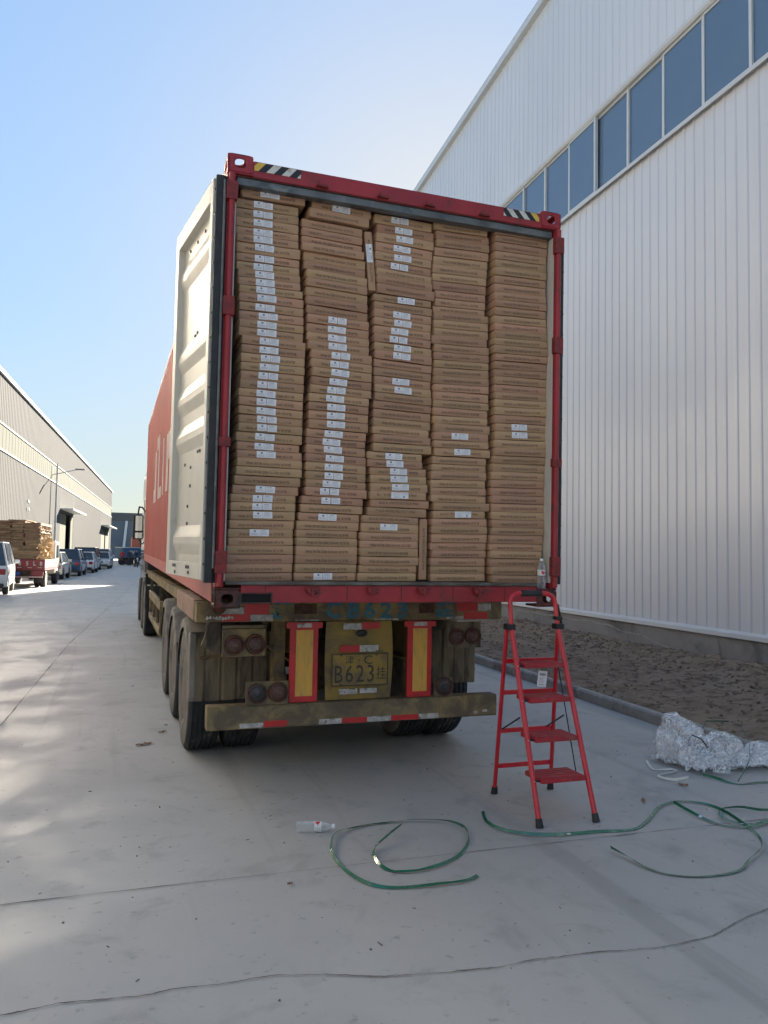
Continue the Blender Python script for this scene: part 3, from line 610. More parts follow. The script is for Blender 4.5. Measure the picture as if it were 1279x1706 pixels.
# ---------------------------------------------------------------- cartons
BOX = [[[-1119,-690,2660,2660,2717,2727,[-995,-868],0],[-1151,-731,2592,2595,2655,2653,[-1031,-908],0],[-1150,-729,2531,2537,2592,2595,[-1033,-906],0],[-1148,-727,2471,2471,2531,2537,[-1028,-907],0],[-1146,-726,2421,2424,2471,2471,[-1028,-904],0],[-1138,-724,2370,2373,2422,2424,[-1027,-904],0],[-1136,-710,2303,2304,2370,2375,[-1015,-891],0],[-1134,-712,2247,2250,2303,2303,[-1013,-887],0],[-1133,-711,2193,2197,2247,2250,[-1019,-894],0],[-1123,-705,2140,2144,2194,2197,[-1008,-886],0],[-1121,-703,2088,2094,2140,2144,[-1002,-883],0],[-1113,-686,2043,2039,2089,2096,[-998,-877],0],[-1110,-678,1983,1978,2043,2039,[-989,-865],0],[-1108,-677,1925,1924,1983,1978,[-1001,-873],0],[-1106,-673,1869,1867,1925,1925,[-976,-852],0],[-1105,-671,1817,1812,1869,1867,[-984,-858],0],[-1107,-674,1761,1748,1817,1812,[-982,-858],0],[-1084,-655,1703,1697,1763,1750,[-965,-841],0],[-1085,-658,1645,1643,1703,1696,[-966,-845],0],[-1089,-661,1587,1586,1644,1643,[-957,-832],0],[-1088,-659,1531,1531,1587,1586,[-962,-839],0],[-1086,-662,1471,1469,1531,1530,[-969,-840],0],[-1091,-661,1415,1408,1471,1469,[-975,-847],0],[-1098,-666,1360,1355,1414,1407,[-978,-856],0],[-1094,-667,1304,1293,1360,1354,[-977,-850],0],[-1092,-665,1247,1241,1304,1293,[-975,-851],0],[-1090,-664,1192,1188,1247,1241,[-969,-840],0],[-1091,-662,1134,1129,1191,1188,[-967,-838],0],[-1102,-663,1069,1068,1133,1129,[-976,-850],0],[-1096,-677,1017,1015,1070,1067,[-977,-854],0],[-1094,-660,962,961,1017,1015,[-962,-839],0],[-1092,-658,909,907,962,961,0,0],[-1097,-659,851,850,908,906,0,0],[-1106,-667,789,789,851,849,0,0],[-1114,-678,731,730,789,788,[-963,-838],0],[-1125,-695,676,680,730,730,[-981,-851],0],[-1124,-693,619,624,676,680,[-982,-855],0],[-1124,-696,560,565,619,623,[-974,-851],0],[-1127,-699,503,509,560,565,0,0],[-1135,-708,444,453,503,509,[-993,-871],0],[-1133,-707,396,403,444,453,0,0],[-1140,-705,339,345,396,403,0,0],[-1139,-704,277,283,339,345,0,0],[-1141,-709,220,227,277,282,0,0],[-1151,-709,166,171,220,227,0,0]],[[-647,-222,2716,2715,2770,2770,[-513,-388],0],[-646,-220,2674,2650,2716,2715,[-500,-377],0],[-667,-238,2605,2583,2670,2647,0,0],[-711,-279,2537,2524,2598,2576,0,0],[-709,-278,2480,2466,2537,2524,0,0],[-707,-276,2426,2414,2480,2466,0,0],[-706,-270,2371,2362,2426,2415,0,0],[-689,-252,2313,2298,2373,2364,0,0],[-687,-251,2255,2237,2313,2298,0,0],[-670,-238,2197,2183,2257,2238,0,0],[-668,-236,2137,2124,2197,2183,0,0],[-669,-233,2078,2061,2137,2124,0,0],[-667,-233,2018,2000,2078,2061,0,0],[-661,-227,1957,1943,2019,2000,0,0],[-655,-216,1895,1885,1957,1944,[-509,-381],0],[-654,-215,1833,1824,1895,1885,[-508,-384],0],[-652,-214,1776,1765,1833,1824,[-506,-384],0],[-646,-215,1715,1703,1776,1765,[-505,-379],0],[-626,-194,1655,1646,1717,1705,[-484,-354],0],[-625,-193,1597,1585,1655,1646,[-491,-364],0],[-616,-194,1536,1524,1598,1585,[-482,-361],0],[-615,-192,1481,1467,1536,1524,[-491,-373],0],[-625,-193,1424,1413,1480,1467,[-507,-382],0],[-632,-207,1363,1358,1423,1412,[-511,-391],0],[-631,-208,1309,1302,1363,1358,[-502,-378],0],[-629,-206,1249,1243,1309,1302,[-500,-378],0],[-628,-205,1186,1180,1249,1243,[-500,-375],0],[-639,-218,1130,1120,1185,1179,[-512,-389],0],[-638,-221,1080,1073,1130,1120,[-522,-405],0],[-637,-220,1021,1010,1080,1073,[-513,-390],0],[-637,-214,964,952,1021,1010,[-501,-376],0],[-636,-212,903,896,964,952,[-506,-382],0],[-636,-216,848,840,903,896,[-507,-380],0],[-635,-214,796,789,848,840,[-516,-399],0],[-638,-204,737,730,796,789,[-539,-405],0],[-659,-229,681,678,736,729,[-525,-393],0],[-664,-230,625,622,681,678,0,0],[-676,-249,570,566,624,621,[-539,-415],0],[-685,-253,511,508,570,566,0,0],[-690,-263,459,457,511,508,0,0],[-689,-262,403,403,459,457,0,0],[-690,-260,341,341,403,403,0,0],[-692,-264,283,286,341,341,0,0],[-695,-267,227,229,283,286,0,0],[-700,-272,173,176,227,229,[-566,-439],0]],[[-201,236,2643,2637,2707,2708,[-76,54],0],[-176,255,2584,2576,2646,2640,[-42,85],0],[-184,252,2518,2507,2583,2575,[-33,87],0],[-185,246,2453,2439,2518,2506,[-51,73],0],[-188,237,2391,2381,2453,2438,[-47,80],0],[-184,238,2336,2323,2391,2381,[-69,60],0],[-178,244,2282,2269,2337,2323,0,0],[-175,248,2225,2215,2282,2270,0,0],[-171,264,2156,2147,2225,2217,0,0],[-193,240,2100,2099,2153,2144,[-15,110],0],[-185,251,2051,2036,2101,2100,0,0],[-186,245,1991,1977,2050,2036,[-46,79],0],[-185,241,1934,1923,1991,1976,[-39,88],0],[-183,242,1868,1869,1934,1923,[-57,68],0],[-182,243,1820,1801,1868,1869,[-71,62],0],[-178,252,1759,1748,1820,1802,[-35,89],0],[-177,253,1700,1687,1759,1748,[-42,85],0],[-180,255,1645,1631,1699,1687,0,0],[-179,256,1586,1573,1645,1631,0,0],[-173,254,1527,1512,1586,1573,[-37,88],0],[-171,256,1468,1459,1527,1512,[-24,101],0],[-170,257,1413,1402,1468,1459,0,0],[-176,258,1356,1349,1413,1402,0,0],[-174,259,1297,1291,1356,1349,0,0],[-173,260,1236,1228,1297,1291,0,0],[-176,244,1182,1174,1236,1227,0,0],[-168,260,1121,1122,1182,1175,0,0],[-167,268,1061,1060,1121,1122,0,0],[-210,193,1004,1004,1058,1055,[-80,40],0],[-209,199,952,952,1004,1005,[-72,50],0],[-189,227,897,903,953,953,[-42,79],0],[-187,228,844,845,897,903,[-41,82],0],[-184,239,785,790,844,846,[-29,93],0],[-189,228,731,732,785,790,[-35,89],1],[-179,253,678,678,731,733,0,1],[-199,235,621,613,677,677,0,1],[-240,177,571,565,620,611,0,1],[-241,180,504,501,571,565,[-104,18],0],[-251,179,448,447,504,501,0,0],[-252,173,399,399,448,447,0,0],[-251,174,342,340,399,399,0,0],[-250,180,282,283,342,340,0,0],[-253,169,229,231,282,283,0,0],[-263,163,173,176,229,230,0,0]],[[246,669,2661,2674,2723,2725,0,0],[265,688,2600,2619,2664,2677,0,0],[266,689,2543,2561,2600,2619,0,0],[255,687,2482,2495,2542,2560,0,0],[249,683,2418,2434,2481,2494,0,0],[242,676,2353,2370,2417,2433,0,0],[244,670,2294,2315,2353,2369,0,0],[245,670,2231,2250,2294,2315,0,0],[264,669,2179,2194,2233,2250,0,0],[265,670,2120,2139,2179,2194,0,0],[253,666,2079,2090,2118,2138,0,0],[259,693,2024,2042,2079,2093,0,0],[260,694,1966,1979,2024,2042,0,0],[261,695,1907,1924,1966,1979,0,0],[243,682,1846,1858,1905,1923,0,0],[264,697,1790,1804,1849,1859,0,0],[265,698,1734,1749,1790,1804,0,0],[266,699,1678,1694,1734,1749,0,0],[265,694,1619,1633,1678,1693,0,0],[266,695,1561,1574,1619,1633,0,0],[267,696,1508,1521,1561,1574,0,0],[268,697,1452,1454,1508,1521,0,0],[264,698,1398,1399,1451,1454,0,0],[263,691,1339,1345,1398,1399,0,0],[268,694,1283,1291,1339,1346,0,0],[280,711,1226,1225,1284,1292,0,0],[273,699,1163,1170,1226,1224,[405,534],0],[274,700,1112,1120,1163,1170,0,0],[283,722,1055,1057,1112,1121,[433,556],0],[269,691,998,1005,1054,1055,0,0],[270,692,947,956,998,1005,0,0],[261,693,887,896,947,956,0,0],[258,689,829,844,887,896,0,0],[259,690,781,785,829,844,0,0],[262,696,728,731,781,785,0,0],[283,718,670,676,729,732,0,0],[279,685,612,623,669,675,[446,569],1],[268,699,559,567,612,623,0,0],[269,700,506,513,559,567,0,0],[270,701,444,451,506,513,0,0],[264,699,391,397,444,451,0,0],[275,703,339,343,392,397,0,0],[269,698,282,285,339,343,0,0],[270,699,225,228,282,285,0,0],[271,700,174,177,225,228,0,0]],[[710,1148,2690,2698,2743,2748,0,0],[713,1151,2642,2643,2690,2698,0,0],[714,1152,2574,2581,2642,2643,0,0],[712,1144,2510,2523,2573,2580,0,0],[713,1145,2452,2463,2510,2523,0,0],[714,1146,2394,2403,2452,2463,0,0],[713,1144,2333,2346,2393,2403,0,0],[714,1145,2267,2286,2333,2346,0,0],[715,1146,2212,2227,2267,2286,0,0],[716,1146,2161,2172,2212,2227,0,0],[717,1147,2098,2115,2161,2172,0,0],[718,1154,2040,2058,2098,2116,0,0],[719,1154,1986,2004,2040,2058,0,0],[720,1155,1931,1947,1986,2004,0,0],[713,1159,1877,1895,1930,1947,0,0],[714,1168,1820,1832,1877,1896,0,0],[725,1160,1763,1784,1821,1831,0,0],[726,1161,1705,1725,1763,1784,0,0],[727,1162,1655,1666,1705,1725,0,0],[728,1171,1598,1605,1655,1667,0,0],[729,1163,1540,1551,1598,1605,0,0],[730,1164,1490,1499,1540,1551,0,0],[731,1182,1432,1446,1490,1500,0,0],[732,1182,1375,1388,1432,1446,0,0],[735,1189,1315,1327,1375,1388,0,0],[742,1187,1258,1272,1316,1326,[872,998],0],[743,1188,1196,1209,1258,1272,[877,1003],0],[736,1177,1139,1149,1196,1208,0,0],[737,1173,1079,1090,1139,1149,0,0],[727,1165,1024,1034,1079,1090,0,0],[728,1166,967,973,1024,1034,0,0],[721,1158,907,914,967,973,0,0],[719,1156,848,858,907,914,0,0],[720,1157,793,800,848,858,0,0],[727,1163,737,744,794,800,0,0],[728,1164,678,681,737,744,0,0],[726,1162,619,625,678,681,0,0],[727,1163,562,570,619,625,0,0],[725,1156,510,514,562,569,0,0],[713,1151,448,451,510,514,0,0],[714,1152,394,398,448,451,0,0],[720,1142,343,342,394,398,0,0],[716,1142,282,282,343,342,0,0],[717,1143,223,222,282,282,0,0],[729,1139,167,169,223,222,0,0]]]
COLN = ['leftmost', 'second', 'middle', 'fourth', 'rightmost']
ORD = ['top', 'second', 'third', 'fourth', 'fifth', 'sixth', 'seventh', 'eighth', 'ninth', 'tenth', 'eleventh', 'twelfth', 'thirteenth', 'fourteenth', 'fifteenth', 'sixteenth', 'seventeenth', 'eighteenth', 'nineteenth', 'twentieth', 'twenty-first', 'twenty-second', 'twenty-third']
txt = text_mesh('BLACK WHITE RED BLUE PINK', .0235, 0, 'print_ink', .92, bold=.0002)
def sticker_mesh():
    q = MB(); q.box(-.031, .031, -.0012, 0, -.0215, .0215, 0)
    for x0, x1, z0, z1 in ((-.022, .012, .013, .0155), (-.024, .02, .004, .0055), (-.024, .016, -.004, -.0027), (-.024, .022, -.012, -.0107)): q.box(x0, x1, -.0016, -.0012, z0, z1, 1)
    a = q.build('sticker', ['sticker', 'sticker_ink'], clean=False)
    q = MB(); q.box(-.031, .031, -.0012, 0, -.0215, .0215, 0)
    for x0, x1, z0, z1 in ((-.004, .008, .004, .015), (-.024, .02, -.006, -.0045), (-.024, .022, -.013, -.0118)): q.box(x0, x1, -.0016, -.0012, z0, z1, 1)
    b_ = q.build('sticker', ['sticker', 'sticker_ink'], clean=False)
    ma, mb = a.data, b_.data; bpy.data.objects.remove(a); bpy.data.objects.remove(b_); return ma, mb
STA, STB = sticker_mesh()
def carton_mesh(w, h, rnd, deep=.62):
    """flat carton, origin at centre of its front face; rounded, slightly crushed"""
    n = 9; st = []; r = min(.007, h * .18)
    sag = rnd.uniform(-.0026, .0026)
    ring = lambda e, bo, cr: [(e, -h / 2 + cr), (r * .35 - bo + e, -h / 2 + r * .35 + cr * .6), (-bo + e, -h / 2 + r), (-bo - .001 + e, 0), (-bo + e, h / 2 - r), (r * .35 - bo + e, h / 2 - r * .35), (r + e, h / 2), (deep, h / 2), (deep, -h / 2)]
    vs = []; fs = []; xs_ = [-w / 2, -w / 2 + .006] + [-w / 2 + w * (i + 1) / n for i in range(n - 1)] + [w / 2 - .006, w / 2]
    for i, x in enumerate(xs_):
        edge = i in (0, len(xs_) - 1); near = i in (1, len(xs_) - 2)
        e = .007 if edge else 0; bo = (0 if edge else (.001 if near else .0025)) + rnd.uniform(-.0016, .0016); cr = rnd.uniform(0, .007) if edge and rnd.random() < .55 else 0
        sg_ = sag * (1 - (2 * x / w) ** 2) + rnd.uniform(-.0005, .0005)
        sc = .88 if edge else 1
        for y, z in ring(e, bo, cr): vs.append((x, y + (rnd.uniform(0, .004) if edge else 0), z * sc + sg_))
    m_ = 9
    for i in range(len(xs_) - 1):
        for k in range(m_): fs.append((i * m_ + k, i * m_ + (k + 1) % m_, (i + 1) * m_ + (k + 1) % m_, (i + 1) * m_ + k))
    fs += [tuple(range(m_)), tuple((len(xs_) - 1) * m_ + k for k in range(m_))[::-1]]
    return vs, fs
rb_ = random.Random(21)
for ci, col in enumerate(BOX):
    drift = 0; n = len(col)
    for bi, (x0, x1, zbl, zbr, ztl, ztr, stk, flip) in enumerate(col):
        w = (x1 - x0) / 1000; hgt = (ztl + ztr - zbl - zbr) / 2000 - .0016
        tilt = math.atan2(((ztr + zbr) - (ztl + zbl)) / 2000, w); tilt = max(-.03, min(.03, tilt))
        hh = max(.044, hgt); zc = (ztl + ztr + zbl + zbr) / 4000
        drift = max(-.02, min(.02, drift * .8 + rb_.uniform(-.009, .009)))
        yf = .10 + drift - (.03 if ci == 4 else 0) - (.02 if (ci, bi) in ((0, 0), (1, 2), (1, 6)) else 0)
        Mb = CM @ T((x0 + x1) / 2000, yf, zc) @ RY(-tilt) @ RZ(rb_.uniform(-.012, .012))
        v_, f_ = carton_mesh(w - .002, hh, rb_)
        root = MB().add(v_, f_).build('carton', 'kraft', smooth=True, clean=True); root.matrix_world = Mb
        pos = (ORD[bi] + (' one' if bi == 0 else '') + ' from the top') if bi and bi < 23 else ('topmost' if bi == 0 else ('bottom one' if bi == n - 1 else ORD[n - 1 - bi] + ' from the bottom'))
        look = 'brown carton with two stickers' if stk else 'plain brown carton'
        tag(root, '%s, %s in the %s stack%s' % (look, pos, COLN[ci], ' from left' if ci in (1, 3) else ''), 'carton', 'flat cartons stacked in the container')
        tz = (-.003 if flip else .0) - hh * .10 * (1 if not flip else -1)
        tx = rb_.uniform(-.012, .012) + (-.005)
        pt = put_mesh('printed_text', txt, T(tx, -.0046, tz) @ FRONT @ (Matrix.Identity(4) if flip else RZ(R(180))), root)
        if stk:
            xa, xb = stk[0] / 1000 - (x0 + x1) / 2000, stk[1] / 1000 - (x0 + x1) / 2000; cx_ = (xa + xb) / 2; zz = hh / 2 - .026
            sw_ = max(.9, min(1.1, (xb - xa) / .128))
            for k, dx in ((0, -.033), (1, .033)):
                me_ = (STA, STB)[1 - k] if not flip else (STA, STB)[k]
                put_mesh('sticker', me_, T(cx_ + dx * sw_, -.0052, zz + rb_.uniform(-.0015, .0015)) @ RY(rb_.uniform(-.03, .03)) @ (RY(R(180)) if flip else Matrix.Identity(4)), root)
# two cartons standing on edge
for k, (xc, za, zb, w_, lean, lab) in enumerate(((.2105, .181, .607, .056, 0.0, 'brown carton standing on edge beside the foot of the middle stack'), (-.222, 2.16, 2.576, .054, -.10, 'stickered brown carton wedged upright in the gap above the second stack'))):
    v_, f_ = carton_mesh(zb - za, w_, rb_); root = MB().add(v_, f_).build('carton', 'kraft', smooth=True)
    root.matrix_world = CM @ T(xc, .10 if k else .095, (za + zb) / 2) @ RY(lean) @ RY(R(90)); tag(root, lab, 'carton', 'cartons standing on edge')
    put_mesh('printed_text', txt, T(0, -.0046, 0) @ FRONT, root)
    if k:
        for dx, me_ in ((-.085, STB), (-.02, STA)): put_mesh('sticker', me_, T(dx + .0, -.0052, -.004), root)
# ---------------------------------------------------------------- semi trailer
tl = empty('trailer', T(0, .8, 0), 'dirty yellow skeleton trailer with three axles carrying the red container', 'trailer')
YB = 0.0   # rear face of the trailer, local y
br_ = MB().box(-1.245, 1.20, YB, .14, 1.145, 1.292); br = br_.build('rear_beam', 'yellow_dirty', tl, bevel=.006)
MB().box(-1.25, -1.0, .141, 1.72, 1.145, 1.300).build('deck_frame', 'deck_brown', tl, bevel=.006)
MB().box(1.0, 1.22, .141, 1.72, 1.145, 1.298).build('deck_frame', 'deck_brown', tl, bevel=.006)
MB().box(-1.0, 1.0, .9, 1.05, 1.15, 1.28).box(-1.0, 1.0, 1.55, 1.7, 1.15, 1.28).build('cross_member', 'chassis_yellow', tl)
tw = MB(); tw.lathe([(.05, 0), (.05, .03), (.035, .045), (0, .05)], 'y', 14, 0, T(-1.09, -.05, 1.255)); tw.build('twist_lock', 'rust', tl, smooth=True)
# lettering on the beam and reflective tape
for ch, x, s_ in (('津', -.625, .14), ('C', -.225, .17), ('B', -.075, .17), ('6', .06, .17), ('2', .195, .17), ('3', .33, .17), ('挂', .69, .14)):
    put_mesh('beam_lettering', text_mesh(ch, s_, .0008, 'blue_ink', 1.05, bold=.006), T(x, -.003, 1.222) @ FRONT, tl)
tape = MB()
def tp(x0, x1, z0, z1, c, y=-.002, yb=0.0): MB().box(x0, x1, y, yb - .0002, z0, z1).build('reflective_tape', ('reflect_red', 'reflect_white')[c], br)
tp(-1.075, -.905, 1.205, 1.25, 1); tp(-.90, -.72, 1.20, 1.293, 0); tp(-1.07, -.86, 1.15, 1.20, 0); tp(-.855, -.69, 1.152, 1.197, 1)
tp(-.52, -.34, 1.147, 1.158, 1); tp(.10, .30, 1.147, 1.16, 1); tp(.80, .98, 1.21, 1.28, 0); tp(.985, 1.10, 1.215, 1.272, 1); tp(.86, 1.07, 1.15, 1.205, 0); tp(.70, .855, 1.152, 1.172, 1)
gr_ = MB()
for i in range(9): gr_.tube([(-1.17 + i * .022, -.004, 1.165 + .006 * math.sin(i)), (-1.16 + i * .022, -.005, 1.185 + .004 * math.sin(2 * i))], .011, 6)
gr_.build('mud_splash', 'reflect_white', tl)
MB().box(-.53, -.36, -.004, .0, 1.20, 1.275).build('beam_pocket', 'rust', tl); MB().box(.47, .60, -.004, .0, 1.20, 1.275).build('beam_pocket', 'rust', tl)
# main rails, cross members
for x in (-.45, .45):
    r_ = MB(); r_.box(x - .07, x + .07, .145, 11.2, 1.145, 1.165).box(x - .07, x + .07, .145, 11.2, .82, .84).box(x - .008, x + .008, .145, 11.2, .84, 1.145); r_.build('main_rail', 'chassis_yellow', tl)
for i, y in enumerate((2.6, 3.9, 5.2, 6.5, 7.8, 9.1, 10.4)):
    MB().box(-1.15, 1.15, y, y + .1, 1.166, 1.27).build('cross_member', 'chassis_yellow', tl)
for x in (-1.19, 1.12):
    MB().box(x, x + .07, 1.75, 10.6, 1.166, 1.27).build('side_rail', 'chassis_yellow', tl)
# rear underrun bumper
bp_ = MB(); bp_.prism([(-.06, .385), (.05, .385), (.06, .40), (.06, .53), (.05, .553), (-.06, .553), (-.07, .54), (-.07, .40)], 'x', -1.155, 1.125)
bump_ = bp_.build('bumper', 'yellow_dirty', tl, bevel=.004)
t2 = MB(); 
for x0, x1, z0, z1, c in ((-.93, -.755, .395, .428, 1), (-.75, -.58, .395, .438, 0), (-.34, -.165, .392, .43, 1), (-.16, .03, .392, .43, 0), (.035, .225, .392, .43, 1), (.23, .45, .392, .43, 0), (.455, .62, .392, .43, 1), (.92, .955, .41, .43, 1), (1.0, 1.04, .42, .438, 1)): MB().box(x0, x1, -.0725, -.0701, z0, z1).build('reflective_tape', ('reflect_red', 'reflect_white')[c], bump_)
for x in (-.62, .46): MB().box(x - .04, x + .04, .062, .2, .42, 1.144).build('bumper_bracket', 'chassis_yellow', tl)
# central licence panel (bulging yellow sheet) and number plate
v = []; f = []; n = 10
for i in range(n + 1):
    z = .556 + (1.143 - .556) * i / n; bul = .012 * math.sin(math.pi * i / n); hw_ = .256 + .014 * math.sin(math.pi * i / n * .9)
    v += [(-.022 - hw_, -.012 - bul, z), (-.022, -.024 - bul, z), (-.022 + hw_, -.012 - bul, z)]
for i in range(n):
    for k in (0, 1): f.append((3 * i + k, 3 * i + k + 1, 3 * i + k + 4, 3 * i + k + 3))
n0 = len(v); v += [(a, b_ + .01, c) for a, b_, c in v]; f += [tuple(i + n0 for i in q)[::-1] for q in f]
lp_ = MB().add(v, f).build('licence_panel', 'yellow_plate', tl, smooth=True, clean=False)
pm_ = T(-.022, -.047, .782)
npl = MB().box(-.225, .225, -.004, .0, -.122, .122).build('number_plate', 'yellow_plate', tl, bevel=.004, M=pm_)
rim_ = MB().box(-.225, .225, -.0065, -.0042, .113, .12).box(-.225, .225, -.0065, -.0042, -.12, -.113).box(-.223, -.216, -.0065, -.0042, -.113, .113).box(.216, .223, -.0065, -.0042, -.113, .113); rim_.build('plate_border', 'plate_ink', npl)
for ch, x, z, s_, sx in (('津', -.085, .068, .072, 1.0), ('·', -.01, .068, .08, 1.2), ('C', .062, .068, .095, 1.15), ('B', -.172, -.038, .185, .72), ('6', -.086, -.038, .185, .78), ('2', .0, -.038, .185, .78), ('3', .084, -.038, .185, .78), ('挂', .168, -.038, .105, .75)):
    put_mesh('plate_lettering', text_mesh(ch, s_, .0008, 'plate_ink', sx), T(x, -.0052, z) @ FRONT, npl)
bl = MB()
for x, z in ((-.15, .108), (.13, .108), (-.15, -.108), (.13, -.108)): bl.lathe([(.0, -.011), (.008, -.010), (.009, -.004)], 'y', 8, 0, T(x, 0, z))
bl.build('plate_bolt', 'worn_metal', npl)
for a_ in ((-.16, -.015, -.052, -.0495, 1.083, 1.13, 1), (-.014, .13, -.052, -.0495, 1.088, 1.135, 0), (-.185, -.03, -.056, -.053, .915, .965, 0), (-.029, .12, -.056, -.053, .915, .965, 1), (-.185, -.04, -.045, -.042, .60, .64, 1), (-.02, .115, -.045, -.042, .603, .638, 1)): MB().box(*a_[:6]).build('reflective_tape', ('reflect_red', 'reflect_white')[a_[6]], lp_)
MB().lathe([(0, -.065), (.035, -.06), (.045, -.05)], 'y', 20, 0, T(-.015, 0, 1.055) @ Matrix.Diagonal((1, 1, .6, 1))).build('panel_lamp', 'black_plastic', lp_, smooth=True)
# red and yellow rear marker boards
for x0, x1 in ((-.565, -.352), (.362, .565)):
    mb_ = MB().box(x0, x1, -.045, -.02, .556, 1.142).build('marker_board', 'reflect_red', tl, bevel=.003)
    MB().box(x0 + .045, x1 - .04, -.0475, -.0452, .60, 1.085).build('marker_stripe', 'yellow_clean', mb_)
    MB().box(x0 - .03, x1 + .03, -.052, -.0455, 1.10, 1.142).build('marker_flange', 'reflect_red', mb_)
    MB().box(x0 + .05, x0 + .16, -.053, -.0522, 1.105, 1.135).build('marker_tape', 'reflect_white', mb_)
# lamps
def lamp(par, x, z, r, m):
    l = MB().lathe([(r + .012, .0), (r + .012, -.018), (r, -.022), (r * .96, -.026), (r * .6, -.034), (0, -.037)], 'y', 24).build('tail_lamp', m, par, smooth=True, M=T(x, 0, z))
    q = MB()
    for rr in (.35, .6, .85): q.lathe([(r * rr - .003, -.0355 + rr * .008), (r * rr, -.039 + rr * .006), (r * rr + .003, -.0355 + rr * .008)], 'y', 24)
    q.lathe([(r + .013, -.002), (r + .013, -.024), (r + .004, -.026), (r + .004, -.002)], 'y', 24)
    q.build('lamp_ring', 'rust', l)
def lamp_panel(x0, x1, z0, z1, lamps, y=-.04, m='mud'):
    p_ = MB().box(x0, x1, y, y + .03, z0, z1).build('lamp_panel', m, tl, bevel=.008)
    holder = p_
    for x, z, r, mm in lamps:
        l = MB().lathe([(r + .012, .0), (r + .012, -.018), (r, -.022), (r * .96, -.026), (r * .6, -.034), (0, -.037)], 'y', 24).build('tail_lamp', mm, p_, smooth=True, M=T(x, y, z))
        q = MB()
        for rr in (.35, .6, .85): q.lathe([(r * rr - .004, -.034 + rr * .006), (r * rr, -.0395 + rr * .005), (r * rr + .004, -.034 + rr * .006)], 'y', 24, 0, T(x, y, z))
        q.lathe([(r + .015, -.002), (r + .015, -.026), (r + .004, -.026), (r + .004, -.002)], 'y', 24, 0, T(x, y, z))
        q.build('lamp_ring', 'rust', p_)
    return p_
lamp_panel(-1.06, -.745, .90, 1.10, ((-.975, .985, .058, 'lens_red'), (-.825, .988, .058, 'lens_red')), m='yellow_dirty')
MB().box(-1.06, -.742, -.045, .0, 1.104, 1.125).build('panel_hood', 'mud', tl)
lamp_panel(.70, .995, .925, 1.13, ((.775, 1.015, .052, 'lens_red'), (.918, 1.02, .052, 'lens_red')), m='mud')
lamp_panel(-.885, -.575, .555, .722, ((-.805, .64, .058, 'lens_dark'), (-.655, .645, .058, 'lens_red')), y=-.075, m='yellow_dirty')
lamp_panel(.583, .735, .555, .70, ((.66, .635, .058, 'lens_dark'),), y=-.07, m='mud')
MB().prism([(-1.20, .98), (-1.14, 1.14), (-1.065, 1.14), (-1.065, .93), (-1.1, .92)], 'y', .03, .06).build('bracket_plate', 'mud', tl)
MB().tube([(-1.13, .2, 1.14), (-1.14, .2, 1.10), (-1.15, .2, 1.02), (-1.12, .19, .99)], .014, 7).build('hook', 'worn_metal', tl)
MB().tube([(-1.16, .46, .83), (-.9, .47, .855), (-.42, .47, .87)], .013, 8).build('flap_bar', 'chassis_yellow', tl)
MB().tube([(-.78, .2, .98), (-.62, .1, .92), (-.58, .1, .80), (-.56, .05, .62)], .012, 7).build('stay_rod', 'chassis_yellow', tl)
ho = MB(); ho.tube([(.18, .3, 1.1), (.20, .25, .9), (.24, .25, .75), (.30, .3, .6)], .012, 7).tube([(.30, .3, .62), (.34, .28, .85), (.31, .3, 1.05)], .010, 7); ho.build('air_hose', 'black_rubber', tl)
MB().prism([(-.30, .62), (.30, .62), (.34, .95), (-.34, .95)], 'y', .55, .62).build('spare_carrier', 'chassis', tl)
# wheels
def tyre_mb(hw, R0=.515, w=.27):
    prof = [(R0 * .56, -w * .40), (R0 * .62, -w * .47), (R0 * .80, -w * .50), (R0 * .93, -w * .48), (R0 * .985, -w * .42)]
    gx = [-.36, -.20, -.04, .12, .28]
    for k in (-.30, -.15, 0, .15, .30):
        prof += [(R0, w * (k - .06)), (R0 - .012, w * (k - .045)), (R0 - .012, w * (k - .02)), (R0, w * (k - .005))]
    prof += [(R0 * .985, w * .42), (R0 * .93, w * .48), (R0 * .80, w * .50), (R0 * .62, w * .47), (R0 * .56, w * .40)]
    mb_ = MB(); mb_.lathe(prof, 'x', 48); return mb_
TY = tyre_mb(1); 
tyo = TY.build('tyre', ['tyre', 'tyre_wall'], None, smooth=True)
for p_ in tyo.data.polygons:
    c = p_.center; rr = math.hypot(c.y, c.z)
    if rr < .49: p_.material_index = 1
TYRE = tyo.data; bpy.data.objects.remove(tyo)
def rim_mesh(dish):
    m_ = MB(); s_ = 1
    m_.lathe([(.292, -.11), (.285, -.10), (.275, .10), (.292, .115)], 'x', 36)
    m_.lathe([(.283, dish), (.22, dish - .01), (.18, dish + .035), (.12, dish + .035), (.115, dish + .09 if dish > 0 else dish + .10), (.09, dish + .13), (0, dish + .135)], 'x', 36)
    for k in range(10):
        q = 2 * math.pi * k / 10; m_.lathe([(.016, dish + .02), (.016, dish + .06), (0, dish + .062)], 'x', 6, 0, T(0, .155 * math.cos(q), .155 * math.sin(q)))
    o = m_.build('rim', 'rim', None, smooth=True); me = o.data; bpy.data.objects.remove(o); return me
RIM = rim_mesh(-.02)
def wheel_pair(par, x_out, y, sgn, z=.513, dual=True, off=(0, 0, 0)):
    # x_out: outer sidewall plane ; sgn -1 left, +1 right
    for k in range(2 if dual else 1):
        xc = x_out - sgn * (.135 + k * .325)
        t_ = put_mesh('tyre', TYRE, T(xc, y, z), par)
        r_ = put_mesh('rim', RIM, Matrix.Identity(4) if sgn > 0 and k == 0 else RZ(R(180)) if k == 0 else Matrix.Identity(4) if sgn < 0 else RZ(R(180)), t_)
AX = (1.11, 2.42, 3.73)
